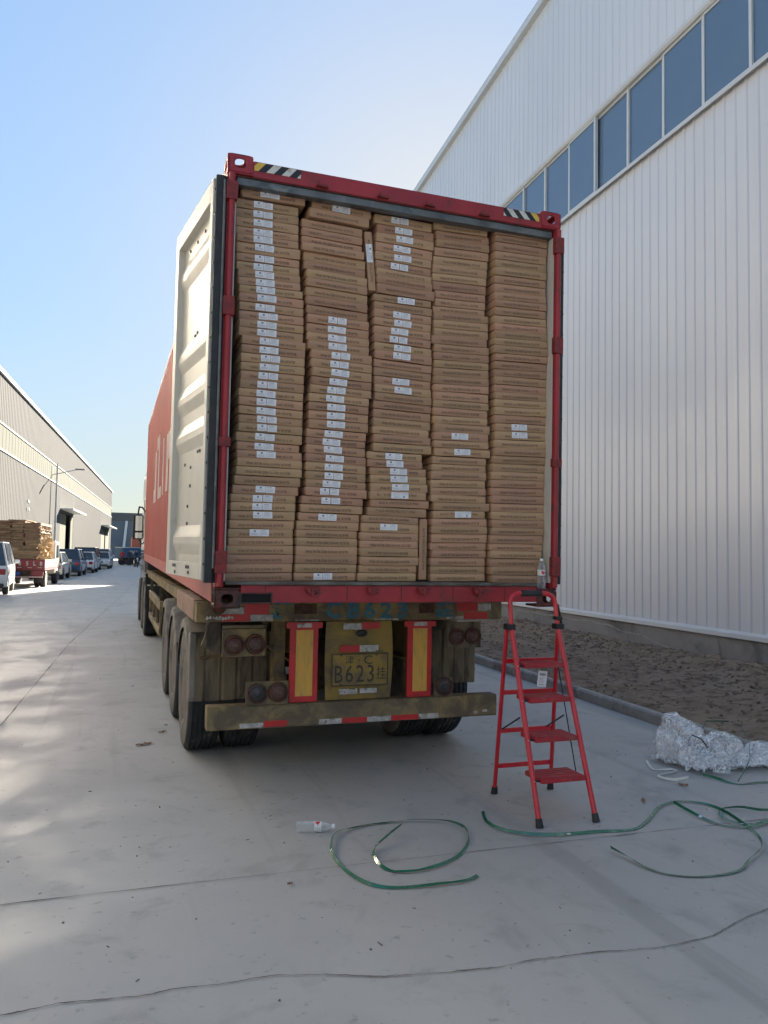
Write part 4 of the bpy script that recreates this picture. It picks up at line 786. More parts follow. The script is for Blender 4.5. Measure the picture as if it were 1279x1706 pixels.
for y in AX:
    for sgn, xo in ((-1, -1.225), (1, 1.205)): wheel_pair(tl, xo, y, sgn)
    MB().tube([(-.9, y, .52), (.9, y, .52)], .065, 12).build('axle', 'chassis', tl, smooth=True)
    for x in (-.5, .5): MB().tube([(x, y - .5, .78), (x, y - .2, .66), (x, y, .62), (x, y + .2, .66), (x, y + .5, .78)], .04, 6).build('leaf_spring', 'chassis', tl)
# mudguards: arched sheets over the dual wheels
def guard(par, sgn, y, zc=.50, rad=.60, x0=-1.235, x1=-.60, a0=205, a1=10, m='mud_light', flap=True):
    v = []; f = []; k = 16
    # cross-section folded down on the outer edge
    for i in range(k + 1):
        a = R(a0 + (a1 - a0) * i / k); cy, cz = math.cos(a), math.sin(a)
        for xx, rr in ((x0 - .004, rad - .085), (x0, rad - .02), (x0 + .03, rad), ((x0 + x1) / 2, rad + .012), (x1, rad)):
            v.append((xx if sgn < 0 else -xx, y + rr * cy, zc + rr * cz))
    for i in range(k):
        for j in range(4): f.append((5 * i + j, 5 * i + j + 1, 5 * i + j + 6, 5 * i + j + 5))
    n0 = len(v); v += [(a_, y + (b_ - y) * .985, zc + (c_ - zc) * .985) for a_, b_, c_ in v]; f += [tuple(q + n0 for q in ff)[::-1] for ff in f]
    return MB().add(v, f).build('mudguard', m, par, smooth=True, clean=False)
for i, y in enumerate(AX):
    guard(tl, -1, y, a0=165 if i == 0 else 150, a1=12, zc=.50, m='mud_light')
    guard(tl, 1, y, a0=165 if i == 0 else 150, a1=12, zc=.50, m='mud')
# ribbed rear mud flaps
def flap(x0, x1, y, z0, z1, m='mud'):
    k = MB(); n = 6; w = (x1 - x0) / n
    poly = []
    for i in range(n): poly += [(x0 + i * w + .004, y + .010), (x0 + i * w + .016, y), (x0 + (i + 1) * w - .016, y), (x0 + (i + 1) * w - .004, y + .010)]
    poly += [(x1, y + .03), (x0, y + .03)]
    return k.prism(poly, 'z', z0, z1)
fl = flap(-1.235, -.50, .46, .50, 1.03); fl.build('mud_flap', 'mud', tl, bevel=.003, seg=1)
MB().box(-1.24, -1.19, .455, .60, .50, 1.02).build('flap_edge', 'mud_light', tl, bevel=.012)
tn = MB(); tn.add([(-1.20, .47, .50), (-.95, .46, .50), (-.72, .45, .515), (-.62, .47, .50), (-.66, .5, .485), (-.95, .5, .455), (-1.1, .49, .47), (-1.19, .48, .41)], [(0, 1, 6, 7), (1, 2, 5, 6), (2, 3, 4, 5)]); tn.build('torn_rubber', 'black_rubber', tl, clean=False)
fl = flap(.56, 1.20, .47, .56, 1.02); fl.build('mud_flap', 'mud', tl, bevel=.003, seg=1)
# side guard, landing legs, boxes
for x in (-1.22, 1.16):
    q = MB(); q.box(x, x + .05, 5.0, 8.2, .86, .98).box(x, x + .05, 5.0, 8.2, .52, .62)
    for y in (5.0, 6.0, 7.0, 8.1): q.box(x + .008, x + .048, y, y + .08, .62, .86)
    q.build('side_guard', 'yellow_dirty', tl, bevel=.004, seg=1)
    MB().box(x + .01, x + .05, 5.2, 5.26, .98, 1.166).box(x + .01, x + .05, 7.9, 7.96, .98, 1.166).build('guard_bracket', 'chassis', tl)
for x in (-.85, .75):
    MB().box(x, x + .11, 7.6, 7.71, .25, 1.14).box(x - .06, x + .17, 7.5, 7.8, .20, .25).build('landing_leg', 'chassis_yellow', tl, bevel=.004)
MB().box(-1.05, -.6, 4.4, 4.95, .62, .95).build('tool_box', 'chassis', tl, bevel=.01)
MB().lathe([(0, 0), (.11, .02), (.12, .06), (.12, .64), (.11, .68), (0, .70)], 'x', 20, 0, T(-.35, 4.7, .72)).build('air_tank', 'chassis_yellow', tl, smooth=True)
q = MB()
for a, b_, c_, d_, e_, f_ in ((-1.15, 1.9, 1.14, -.75, 2.5, .95), (-1.1, 3.1, 1.18, -.6, 3.6, 1.0), (-1.12, 5.6, 1.15, -.6, 6.4, .95), (-1.1, 6.6, 1.1, -.8, 7.4, .7)): q.tube([(a, b_, c_), (d_, e_, f_)], .022, 7)
q.build('brace', 'chassis_yellow', tl)

# ---------------------------------------------------------------- tractor in front of the trailer
tk = empty('tractor_unit', T(0, 11.2, 0), 'dark lorry tractor pulling the container trailer, seen past its left side', 'lorry')
for y in (-.15, 1.2):
    for sgn, xo in ((-1, -1.225), (1, 1.225)): wheel_pair(tk, xo, y, sgn)
for sgn in (-1, 1): wheel_pair(tk, sgn * 1.225, 3.3, sgn, dual=False)
MB().box(-1.23, -.65, -.72, -.68, .55, 1.02).build('mud_flap', 'black_rubber', tk, bevel=.01)
MB().box(-1.24, -.64, -.66, -.60, 1.0, 1.20).box(-1.24, -.64, -.66, .5, 1.14, 1.22).build('mudguard', 'black_plastic', tk, bevel=.02)
w_ = MB()
for i in range(6): w_.box(-1.20 + i * .09, -1.14 + i * .09, -.745, -.728, .985, 1.015)
w_.build('mudguard_marks', 'reflect_white', tk)
MB().box(-.45, -.35, -.9, 4.4, .7, .95).box(.35, .45, -.9, 4.4, .7, .95).box(-.35, .35, -.3, -.15, .72, .93).build('frame', 'chassis', tk)
cb = MB().prism([(2.0, .75), (4.45, .75), (4.5, 1.9), (4.25, 3.3), (3.6, 3.55), (2.0, 3.5)], 'x', -1.17, 1.17).build('cab', 'dark_paint', tk, bevel=.08)
MB().prism([(3.0, 1.95), (4.2, 1.95), (4.05, 2.85), (3.0, 2.85)], 'x', -1.178, -1.171).build('window', 'car_glass', cb)
MB().box(-1.15, -.8, 2.1, 2.9, .55, 1.0).build('side_tank', 'chassis', tk, bevel=.04)
mr_ = MB().box(-1.45, -1.24, 1.33, 1.42, 1.90, 2.42).build('mirror', 'black_plastic', tk, bevel=.02)
for z0_, z1_ in ((2.08, 2.40), (1.92, 2.04)): MB().box(-.088, .088, -.005, .005, z0_, z1_).build('mirror_glass', 'mirror_glass', mr_, M=T(-1.345, 1.312, 0) @ RZ(R(-22)))
MB().tube([(-1.17, 2.4, 2.55), (-1.25, 2.0, 2.62), (-1.33, 1.5, 2.60), (-1.36, 1.38, 2.40)], .018, 8).build('mirror_arm', 'black_plastic', mr_)
MB().tube([(-1.17, 2.3, 1.85), (-1.25, 2.0, 1.80), (-1.33, 1.38, 1.92)], .015, 8).build('mirror_arm', 'black_plastic', mr_)
# ---------------------------------------------------------------- step ladder
ld = empty('step_ladder', T(.89, -.66, 0), 'red folding step ladder with four treads standing behind the container', 'ladder')
O_ = Vector((.89, -.66, 0))
def V(x, y, z): return Vector((x, y, z)) - O_
FL0, FR0 = V(.705, -.655, .0), V(1.105, -.662, 0); FLt, FRt = V(.690, -.30, 1.20), V(1.035, -.31, 1.20)
RL0, RR0 = V(.755, .044, 0), V(1.195, .031, 0); RLt, RRt = V(.672, -.275, 1.195), V(1.056, -.285, 1.195)
lerp = lambda a, b_, t: a + (b_ - a) * t
for a, b_ in ((FL0, FLt), (FR0, FRt)):
    MB().tube([lerp(a, b_, .03), b_], .0145, 12, sx=1.25).build('front_rail', 'ladder_red', ld, smooth=True)
for a, b_ in ((RL0, RLt), (RR0, RRt)):
    MB().tube([lerp(a, b_, .03), b_], .0125, 12, sx=1.2).build('rear_leg', 'ladder_red', ld, smooth=True)
for a, b_ in ((FL0, FLt), (FR0, FRt), (RL0, RLt), (RR0, RRt)):
    d = (b_ - a).normalized(); f_ = MB(); f_.tube([a + Vector((0, 0, .002)), a + d * .02, a + d * .055], [.023, .0215, .019], 10, sx=1.1); f_.build('rubber_foot', 'black_rubber', ld, smooth=True)
hl, hr = FLt + Vector((-.004, .012, .15)), FRt + Vector((-.012, .012, .15))
loop = [FLt, lerp(FLt, hl, .6), hl]
c1_ = hl + Vector((.055, .008, .07)); 
for t in (.25, .5, .75, 1): a = R(180 - 90 * t); loop.append(Vector((hl.x + .075 + .075 * math.cos(a), hl.y + .008 * t, hl.z + .062 * math.sin(a))))
for t in (0, .25, .5, .75, 1): a = R(90 - 90 * t); loop.append(Vector((hr.x - .085 + .085 * math.cos(a), hr.y + .008 * (1 - t), hr.z + .062 * math.sin(a))))
loop += [lerp(hr, FRt, .4), FRt]
MB().tube(loop, .0135, 12, sx=1.2).build('handle_loop', 'ladder_red', ld, smooth=True)
ga, gb = Vector((hl.x + .085, hl.y + .008, hl.z + .062)), Vector((hr.x - .10, hr.y + .008, hr.z + .062))
MB().tube([ga, lerp(ga, gb, .04), lerp(ga, gb, .96), gb], [.019, .0215, .0215, .019], 12).build('hand_grip', 'black_rubber', ld, smooth=True)
for a, b_ in ((FLt, RLt), (FRt, RRt)):
    m_ = lerp(a, b_, .5); MB().box(m_.x - .030, m_.x + .030, m_.y - .035, m_.y + .03, m_.z - .026, m_.z + .012).build('hinge_bracket', 'black_plastic', ld, bevel=.006)
MB().tube([FRt + Vector((.035, .01, .0)), FRt + Vector((.03, .012, .05)), FRt + Vector((.008, .012, .14))], .008, 8).build('latch_arm', 'black_plastic', ld)
MB().box(FRt.x - .022, FRt.x + .026, FRt.y - .025, FRt.y + .03, FRt.z + .035, FRt.z + .06).build('latch_clip', 'black_plastic', ld, bevel=.005)
for z, dep in ((.945, .16), (.732, .185), (.498, .20), (.262, .215)):
    t = z / 1.2; a, b_ = lerp(FL0, FLt, t), lerp(FR0, FRt, t); w0, w1 = a.x + .040, b_.x - .030; yf = (a.y + b_.y) / 2 - .035
    tr = MB(); tr.box(w0, w1, yf, yf + dep, z - .014, z + .016); tb = tr.build('tread', 'tread_red', ld, bevel=.006)
    MB().box(w0 + .012, w1 - .012, yf + .008, yf + dep - .008, z + .0162, z + .018).build('tread_pad', 'tread_red', tb)
    q = MB()
    for s_, e in ((w0, a.x), (w1, b_.x)): q.tube([(s_, yf + .035, z), (e, yf + .035, z)], .008, 8)
    q.build('tread_pin', 'black_plastic', tb)
    for i_ in range(5): MB().box(w0 + .02, w1 - .02, yf + .02 + i_ * (dep - .04) / 4 - .0025, yf + .02 + i_ * (dep - .04) / 4 + .0025, z + .0181, z + .0198).build('tread_ridge', 'tread_red', tb)
    for s_ in (a.x, b_.x): MB().lathe([(0, -.019), (.0035, -.0185), (.0045, -.0165)], 'y', 8, 0, T(s_, a.y, z)).build('rivet', 'clip_metal', tb)
for z in (.955, .735, .462, .205):
    t = z / 1.195; a, b_ = lerp(RL0, RLt, t), lerp(RR0, RRt, t)
    MB().box(a.x, b_.x, a.y - .008, a.y + .008, z - .016, z + .016).build('rear_brace', 'ladder_red', ld, bevel=.003)
for sx, a in ((0, FL0), (1, FR0)):
    x = (V(.742, 0, 0).x, V(1.075, 0, 0).x)[sx]; x2 = (V(.722, 0, 0).x, V(1.045, 0, 0).x)[sx]
    MB().tube([(x, lerp(FL0, FLt, .23).y + .09, .25), (x2, lerp(FL0, FLt, .79).y + .07, .93)], .0042, 6).build('folding_rod', 'black_plastic', ld)
    xr = lerp(RL0 if sx == 0 else RR0, RLt if sx == 0 else RRt, .40).x + (.02 if sx == 0 else -.05)
    MB().tube([(xr, V(0, -.09, 0).y, .475), (x, V(0, -.33, 0).y, .60)], .0055, 6).build('stay_arm', 'black_plastic', ld)
tg = MB().box(-.034, .034, -.001, .001, -.052, .052).build('hang_tag', 'label_white', ld, M=T(.0, .30, .852) @ RY(R(7)))
q = MB(); q.box(-.022, -.008, -.0022, -.0012, .022, .036).box(-.004, .008, -.0022, -.0012, .020, .037).box(.012, .022, -.0022, -.0012, .022, .036).box(-.024, .024, -.0022, -.0012, -.040, -.036)
for i in range(6): q.box(-.024, .022 - (i % 3) * .006, -.0022, -.0012, .008 - i * .007, .0095 - i * .007)
q.build('tag_print', 'sticker_ink', tg)
MB().tube([(0.0, .30, .90), (.004, .302, .925), (-.01, .31, .94)], .0012, 5).build('tag_string', 'black_plastic', ld)

# ---------------------------------------------------------------- bottles
def bottle(name, M, label, fill):
    b = empty(name, M, label, 'bottle')
    pr = [(.0, .004), (.022, .0), (.0295, .006)]
    z = .012
    for i in range(6): pr += [(.0305, z), (.0305, z + .008), (.0280, z + .0115)]; z += .0135
    pr += [(.0305, .096), (.0305, .102), (.0295, .104), (.0295, .148), (.0305, .150), (.0305, .154), (.028, .165), (.022, .182), (.015, .197), (.0125, .205), (.0125, .214)]
    MB().lathe(pr + [(.0118, .214), (.0118, .204), (.0142, .196), (.0212, .181), (.0272, .164), (.0296, .152), (.0296, .012), (.0, .008)], 'z', 28).build('bottle_body', 'bottle_clear', b, smooth=True)
    MB().lathe([(.0, .228), (.0135, .2275), (.0145, .225), (.0145, .2105), (.0135, .2095)], 'z', 20).build('cap', 'bottle_cap', b, smooth=True)
    lb = MB(); n = 28
    v = []; f = []
    for i in range(n + 1):
        a = 2 * math.pi * i / n; v += [(.0308 * math.cos(a), .0308 * math.sin(a), .105), (.0308 * math.cos(a), .0308 * math.sin(a), .147)]
    for i in range(n): f.append((2 * i, 2 * i + 2, 2 * i + 3, 2 * i + 1))
    l_ = lb.add(v, f).build('label', 'label_white', b, clean=False)
    v = []; f = []
    for i in range(9):
        a = R(-120 + i * 7); top = .144 - .018 * (i / 8); bot = .110 + .02 * abs(i - 3) / 5; v += [(.0311 * math.cos(a), .0311 * math.sin(a), min(bot, top - .002)), (.0311 * math.cos(a), .0311 * math.sin(a), top)]
    for i in range(8): f.append((2 * i, 2 * i + 2, 2 * i + 3, 2 * i + 1))
    MB().add(v, f).build('label_mark', 'label_red', l_, clean=False)
    v = []; f = []
    for r_ in range(5):
        for i in range(5):
            a = R(-55 + i * 6); n0 = len(v); z = .112 + r_ * .007; c_, s_ = .0312 * math.cos(a), .0312 * math.sin(a); c2, s2 = .0312 * math.cos(a + .06), .0312 * math.sin(a + .06)
            v += [(c_, s_, z), (c2, s2, z), (c2, s2, z + .002), (c_, s_, z + .002)]; f.append((n0, n0 + 1, n0 + 2, n0 + 3))
    MB().add(v, f).build('label_print', 'sticker_ink', l_, clean=False)
    if fill:
        pass
    return b
bottle('water_bottle', CM @ T(1.112, .034, .1185) , 'clear ribbed water bottle standing at the right end of the container sill', True)
bottle('water_bottle', T(-.735, -.305, .031) @ RZ(R(-14)) @ RY(R(90)) @ RZ(R(307)), 'crushed clear water bottle lying on the concrete left of the green strap coil', False)

# ---------------------------------------------------------------- plastic strapping
def strap(pts, label, w=.019, lift=None, tilt=35, m='strap_green', group=None, clips=()):
    # smooth closed-form: Catmull-Rom through the points
    P = [Vector((*p, 0)) for p in pts]; out = []
    for i in range(len(P) - 1):
        p0, p1, p2, p3 = P[max(i - 1, 0)], P[i], P[i + 1], P[min(i + 2, len(P) - 1)]
        for k in range(6):
            t = k / 6; out.append(.5 * ((2 * p1) + (p2 - p0) * t + (2 * p0 - 5 * p1 + 4 * p2 - p3) * t * t + (3 * p1 - p0 - 3 * p2 + p3) * t ** 3))
    out.append(P[-1]); n = len(out); vs = []; fs = []; rs_ = random.Random(len(pts)); ph = rs_.uniform(0, 6)
    for i, p in enumerate(out):
        t = (out[min(i + 1, n - 1)] - out[max(i - 1, 0)]).normalized(); nn = Vector((-t.y, t.x, 0))
        a = R(tilt + 35 * math.sin(ph + i * .11) + 12 * math.sin(i * .31)); h = (lift(i / n) if lift else 0) + .004 + .004 * (1 + math.sin(i * .17 + ph))
        d = nn * math.cos(a) * w / 2 + Vector((0, 0, abs(math.sin(a)) * w / 2)); c = Vector((p.x, p.y, h + abs(math.sin(a)) * w / 2)); e = (t.cross(d)).normalized() * .0007
        vs += [c - d - e, c + d - e, c + d + e, c - d + e]
    for i in range(n - 1):
        for k in range(4): fs.append((4 * i + k, 4 * i + (k + 1) % 4, 4 * i + 4 + (k + 1) % 4, 4 * i + 4 + k))
    fs += [(0, 1, 2, 3), (4 * n - 4, 4 * n - 3, 4 * n - 2, 4 * n - 1)]
    o = MB().add([tuple(v) for v in vs], fs).build('packing_strap', m, smooth=False); tag(o, label, 'strap', group)
    for c in clips:
        i = int(c * (n - 1)); p = Vector(vs[4 * i]).lerp(Vector(vs[4 * i + 2]), .5); t = (out[i + 1] - out[i]).normalized()
        MB().box(-.012, .012, -.009, .009, -.003, .004).build('strap_clip', 'clip_metal', o, M=T(*p) @ RZ(math.atan2(t.y, t.x)) @ RX(R(30)))
    return o
SA = [(-0.137, -0.491), (-0.276, -0.622), (-0.374, -0.711), (-0.414, -0.797), (-0.423, -0.901), (-0.399, -0.998), (-0.324, -1.05), (-0.208, -1.05), (-0.085, -1.015), (0.047, -0.92), (0.177, -0.755), (0.246, -0.57), (0.214, -0.449), (0.141, -0.386), (0.01, -0.337), (-0.156, -0.317), (-0.305, -0.325), (-0.44, -0.379), (-0.546, -0.466), (-0.621, -0.666), (-0.638, -0.837), (-0.61, -1.02), (-0.55, -1.144), (-0.453, -1.207), (-0.324, -1.235), (-0.185, -1.242), (-0.082, -1.243), (0.014, -1.208)]
strap(SA, 'green plastic strap coiled in an open spiral beside the lying bottle', group='green packing straps', clips=(.07,), lift=lambda t: .03 * math.exp(-(t / .06) ** 2) + .012 * math.exp(-((t - .66) / .06) ** 2))
SB = [(0.496, -0.298), (0.426, -0.482), (0.436, -0.633), (0.555, -0.761), (0.757, -0.821), (1.009, -0.834), (1.23, -0.853), (1.402, -0.766), (1.687, -0.544), (1.89, -0.485), (2.011, -0.571), (2.032, -0.741), (1.961, -0.994), (1.871, -1.195), (1.737, -1.346), (1.551, -1.449), (1.378, -1.545), (1.147, -1.544), (0.988, -1.466), (0.935, -1.364), (0.918, -1.226), (0.903, -1.092)]
strap(SB, 'long green plastic strap winding from the ladder feet in a wide hook', group='green packing straps', clips=(.20,))
SC = [(1.806, -0.527), (1.788, -0.694), (1.794, -0.857), (1.858, -0.986), (1.995, -1.034), (2.138, -1.002), (2.303, -0.937), (2.318, -0.847), (2.26, -0.807), (2.186, -0.722), (2.05, -0.722), (1.95, -0.788), (1.91, -0.891), (1.961, -0.994), (2.162, -0.978), (2.408, -0.967)]
strap(SC, 'green plastic strap curled in a small loop at the right picture edge', group='green packing straps', clips=(.12,), lift=lambda t: .006)
strap([(2.50, -.02), (2.536, -0.12), (2.57, -0.218), (2.63, -0.272), (2.766, -0.277), (2.916, -0.297), (3.2, -.25)], 'green plastic strap trailing along the front of the plastic film heap', group='green packing straps')
def arch(pts, r, name, m, label, cat, group=None):
    o = MB().tube(pts, r, 6, sx=.25).build(name, m, smooth=True); return tag(o, label, cat, group)
arch([(2.62, -.25, .02), (2.72, -.2, .06), (2.86, -.12, .13), (2.93, -.05, .24), (2.95, .06, .34), (3.1, .2, .33)], .008, 'packing_strap', 'strap_green', 'green plastic strap looping up over the right side of the film heap', 'strap', 'green packing straps')
arch([(2.52, .17, .14), (2.56, .20, .22), (2.63, .24, .25), (2.70, .22, .22), (2.72, .17, .16)], .006, 'packing_strap', 'black_rubber', 'short dark strap arched across the middle of the film heap', 'strap')
arch([(3.0, .55, .20), (3.2, .72, .23), (3.5, .95, .17), (3.8, 1.1, .12)], .008, 'packing_strap', 'strap_green', 'green plastic strap running from the film heap onto the soil', 'strap', 'green packing straps')
strap([(2.352, 0.453), (2.251, 0.252), (2.319, 0.212), (2.392, 0.192), (2.374, 0.129), (2.191, 0.081), (2.145, 0.03), (2.203, -0.062), (2.36, -0.03)], 'crinkled white plastic ribbon lying left of the film heap', w=.018, m='haz_white', tilt=20)

# ---------------------------------------------------------------- crumpled clear film
fh = empty('plastic_film_heap', T(2.9, .25, 0), 'heap of crumpled clear plastic film against the kerb on the right', 'plastic film')
def crumple(cx_, cy_, rx, ry, h, sd, name='film_fold'):
    bm = bmesh.new(); bmesh.ops.create_icosphere(bm, subdivisions=5, radius=1)
    for v in bm.verts:
        p = v.co.copy(); q = p * 1.1 + Vector((sd, sd * .7, 0)); w_ = noise.noise_vector(q * 1.5) * .6
        rd = lambda k, o=0: 1 - 2.2 * abs(noise.noise((q + w_) * k + Vector((o, o * 2, 1))))
        d = 1 + .34 * noise.noise(q * 1.3) + .20 * rd(1.3) + .05 * rd(3.1, 4)
        z = h * .40 + p.z * h * .60 * d
        v.co = Vector((cx_ + p.x * rx * d, cy_ + p.y * ry * d, z if z > .02 else .006 + .012 * abs(noise.noise(q * 3))))
    me = bpy.data.meshes.new(name); bm.to_mesh(me); bm.free(); me.materials.append(MATS['film']); o = bpy.data.objects.new(name, me); S.collection.objects.link(o); o.parent = fh
    me.polygons.foreach_set('use_smooth', [True] * len(me.polygons)); return o
def film_sheet(cx_, cy_, rx, ry, h, sd, rot):
    n = 60; vs = []; fs = []
    for j in range(n + 1):
        for i in range(n + 1):
            u, v = 2 * i / n - 1, 2 * j / n - 1; q = Vector((u * 1.6 + sd, v * 1.6, sd)); w_ = noise.noise_vector(q * 1.4)
            z = h * max(0, 1 - (u * u + v * v) * .8) * (.7 + .5 * noise.noise(q)) + .03 * (1 - 2 * abs(noise.noise((q + w_) * 2.4))) + .018 * (1 - 2 * abs(noise.noise((q + w_ * .6) * 5)))
            x, y = u * rx * (1 + .25 * noise.noise(q * 1.3 + Vector((9, 0, 0)))), v * ry * (1 + .3 * noise.noise(q * 1.3 + Vector((0, 9, 0))))
            vs.append((cx_ + x * math.cos(rot) - y * math.sin(rot), cy_ + x * math.sin(rot) + y * math.cos(rot), max(.006, z + .02)))
    for j in range(n):
        for i in range(n): a = j * (n + 1) + i; fs.append((a, a + 1, a + n + 2, a + n + 1))
    o = MB().add(vs, fs).build('film_sheet', 'film', fh, smooth=False, clean=False); o.data.polygons.foreach_set('use_smooth', [True] * len(fs)); return o
crumple(-.22, .18, .17, .19, .34, 1.3); crumple(-.02, -.02, .22, .17, .22, 5.1); crumple(.42, -.10, .19, .16, .15, 17.0)
film_sheet(-.08, -.10, .30, .20, .13, 3.3, .3); film_sheet(.30, -.12, .34, .20, .12, 6.1, -.2); film_sheet(-.20, .12, .22, .20, .26, 9.7, 1.0); film_sheet(.62, -.2, .22, .17, .08, 12.9, .5); film_sheet(-.30, .02, .17, .26, .20, 21.9, .2)
# ---------------------------------------------------------------- fallen leaves
def leaf(x, y, s, a, label, sd):
    rr = random.Random(sd); v = [(0, 0, .012)]; n = 14
    for i in range(n):
        q = 2 * math.pi * i / n; r_ = s * (1 + .35 * math.cos(2 * q) + rr.uniform(-.2, .2)); v.append((r_ * math.cos(q), r_ * math.sin(q) * .7, .004 + rr.uniform(0, .018)))
    f = [(0, i + 1, (i + 1) % n + 1) for i in range(n)]
    o = MB().add(v, f).build('dry_leaf', 'leaf_brown', M=None, clean=False); o.matrix_world = T(x, y, 0) @ RZ(a)
    st_ = MB().tube([(s * 1.1, 0, .01), (s * 1.7, s * .2, .004)], .0012, 5).build('stem', 'leaf_brown', o); tag(o, label, 'leaf', 'dry leaves on the road')
leaf(-1.515, 2.081, .055, .3, 'curled dry brown leaf on the road left of the trailer wheels', 1)
leaf(1.659, -.407, .026, 1.2, 'small dry brown leaf on the road between ladder and green strap', 2)
leaf(2.186, -.171, .030, 2.0, 'tan dry leaf on the road below the white ribbon', 3)
leaf(-.93, -1.02, .012, .5, 'tiny pale leaf scrap on the road below the slab joint', 4)
leaf(-1.35, 2.5, .03, .1, 'pale paper-like scrap on the road beside the left rear tyre', 5)

# ---------------------------------------------------------------- vehicles
def wheel_small(par, x, y, r, w, sgn):
    t_ = MB().lathe([(r * .62, -w / 2), (r * .9, -w / 2), (r, -w * .35), (r, w * .35), (r * .9, w / 2), (r * .62, w / 2)], 'x', 24, 0, None).build('wheel', 'black_rubber', par, smooth=True, M=T(x, y, r))
    MB().lathe([(r * .63, sgn * w * .42), (r * .5, sgn * w * .30), (r * .2, sgn * w * .38), (0, sgn * w * .40)], 'x', 20).build('rim', 'alloy', t_, smooth=True)
def car(x, y, yaw, L_, W_, H_, paint, label, cat='car', rear=True, sh=.95, hood=1.1, gh=(.15, .55, 3.0, 3.6), group='cars parked beside the left warehouse', gc=.28, tint='car_glass', name='parked_car'):
    """local y=0 is the end nearer the camera; gh = greenhouse base0, roof0, roof1, base1 (from the near end)"""
    c = empty(name, T(x, y, 0) @ RZ(yaw), label, cat, group); r = .33
    wy = (.85 if rear else .9, L_ - .85)
    def arc(cy): return [(cy + math.cos(R(a)) * (r + .06), .30 + math.sin(R(a)) * (r + .06)) for a in range(180, -1, -20)]
    out = [(.10, .28)] + arc(wy[0]) + arc(wy[1]) + [(L_ - .08, .28), (L_, .5), (L_ - .03, sh - .22), (gh[3], sh), (gh[0], sh), (.03, sh - .10 if rear else sh - .2), (0, .55)]
    if not rear: out = [(.10, .28)] + arc(wy[0]) + arc(wy[1]) + [(L_ - .08, .28), (L_, .5), (L_ - .03, sh - .05), (gh[3], sh), (gh[0], sh), (.08, sh - .24), (0, .5)]
    body = MB().prism(out, 'x', -W_ / 2, W_ / 2).build('body', paint, c, bevel=.05, seg=3, smooth=True)
    tw_ = W_ / 2 - .04; tr = W_ / 2 - .22
    g_ = MB(); vs = [(-tw_, gh[0], sh - .01), (tw_, gh[0], sh - .01), (tw_, gh[3], sh - .01), (-tw_, gh[3], sh - .01), (-tr, gh[1], H_ - .03), (tr, gh[1], H_ - .03), (tr, gh[2], H_ - .03), (-tr, gh[2], H_ - .03)]
    g_.add(vs, [(0, 3, 2, 1), (4, 5, 6, 7), (0, 1, 5, 4), (1, 2, 6, 5), (2, 3, 7, 6), (3, 0, 4, 7)]).build('windows', tint, c, bevel=.03)
    rf_ = MB(); rf_.box(-tr - .015, tr + .015, gh[1] - .05, gh[2] + .03, H_ - .05, H_).build('roof', paint, c, bevel=.03, seg=3, smooth=True)
    for i in (0, 1, 2, 3):
        a, b_ = Vector(vs[i]), Vector(vs[i + 4]); s_ = 1 if vs[i][0] > 0 else -1; MB().tube([a + Vector((s_ * .008, 0, 0)), b_ + Vector((s_ * .008, 0, 0))], .035, 6).build('pillar', paint, c)
    for s_ in (-1, 1):
        ym = (gh[0] + gh[3]) / 2; MB().tube([(s_ * (tw_ + .004), ym, sh), (s_ * (tr + .004), ym, H_ - .04)], .028, 6).build('pillar', paint, c)
    for s_ in (-1, 1):
        for y_ in wy: wheel_small(c, s_ * (W_ / 2 - .10), y_, r, .2, s_)
        lm = 'tail_red' if rear else 'lamp_clear'; z0 = sh - .32
        MB().box(s_ * (W_ / 2 - .20) - .13, s_ * (W_ / 2 - .20) + .13, -.012, .06, z0, z0 + .20).build('rear_light' if rear else 'headlight', lm, body, bevel=.02)
        MB().box(s_ * (W_ / 2 + .02) - .1 + s_ * .06, s_ * (W_ / 2 + .02) + .1 + s_ * .06, gh[2 if rear else 1] + (.1 if rear else -.2), gh[2 if rear else 1] + (.2 if rear else -.1), sh + .02, sh + .17).build('side_mirror', paint, c, bevel=.03)
    MB().box(-.24, .24, -.022, .02, .62 if rear else .42, .74 if rear else .54).build('number_plate', 'plate_blue', body, bevel=.004)
    MB().box(-W_ / 2 + .12, W_ / 2 - .12, -.018, .1, .26, .42 if rear else .40).build('bumper_trim', 'black_plastic', body, bevel=.02)
    if not rear: MB().prism([(-.45, .56), (.45, .56), (.38, .70), (-.38, .70)], 'y', -.016, .05).build('grille', 'black_plastic', body, bevel=.01)
    return c
# white van at the far left
car(-6.15, 25.0, R(3), 4.4, 1.70, 1.88, 'white_paint', 'white minivan cut off by the left picture edge', 'van', sh=1.05, gh=(.08, .30, 3.3, 4.0))
car(-5.30, 40.2, R(-3.5), 4.4, 1.75, 1.50, 'cream_paint', 'cream sunlit car parked just past the cardboard truck', 'car', sh=.92, gh=(.25, .75, 2.7, 3.4))
car(-4.70, 46.5, R(-3.5), 4.6, 1.88, 1.68, 'blue_paint', 'dark blue hatchback with red tail lights facing away', 'car', sh=1.0, gh=(.10, .40, 3.0, 3.7))
car(-4.05, 53.5, R(-3.5), 4.5, 1.82, 1.50, 'white_paint', 'white saloon directly beyond the dark blue car', 'car', sh=.95, gh=(.45, 1.1, 2.8, 3.5))
car(-4.0, 60.0, R(-3.5), 4.8, 1.90, 1.85, 'dark_paint', 'dark tall car showing above the nearer white saloon', 'car', sh=1.05, gh=(.12, .45, 3.4, 4.0))
car(-3.10, 67.0, R(-3.5), 4.6, 1.85, 1.50, 'white_paint', 'white saloon facing the camera with black grille', 'car', rear=False, sh=.92, gh=(1.1, 1.7, 3.6, 4.3))
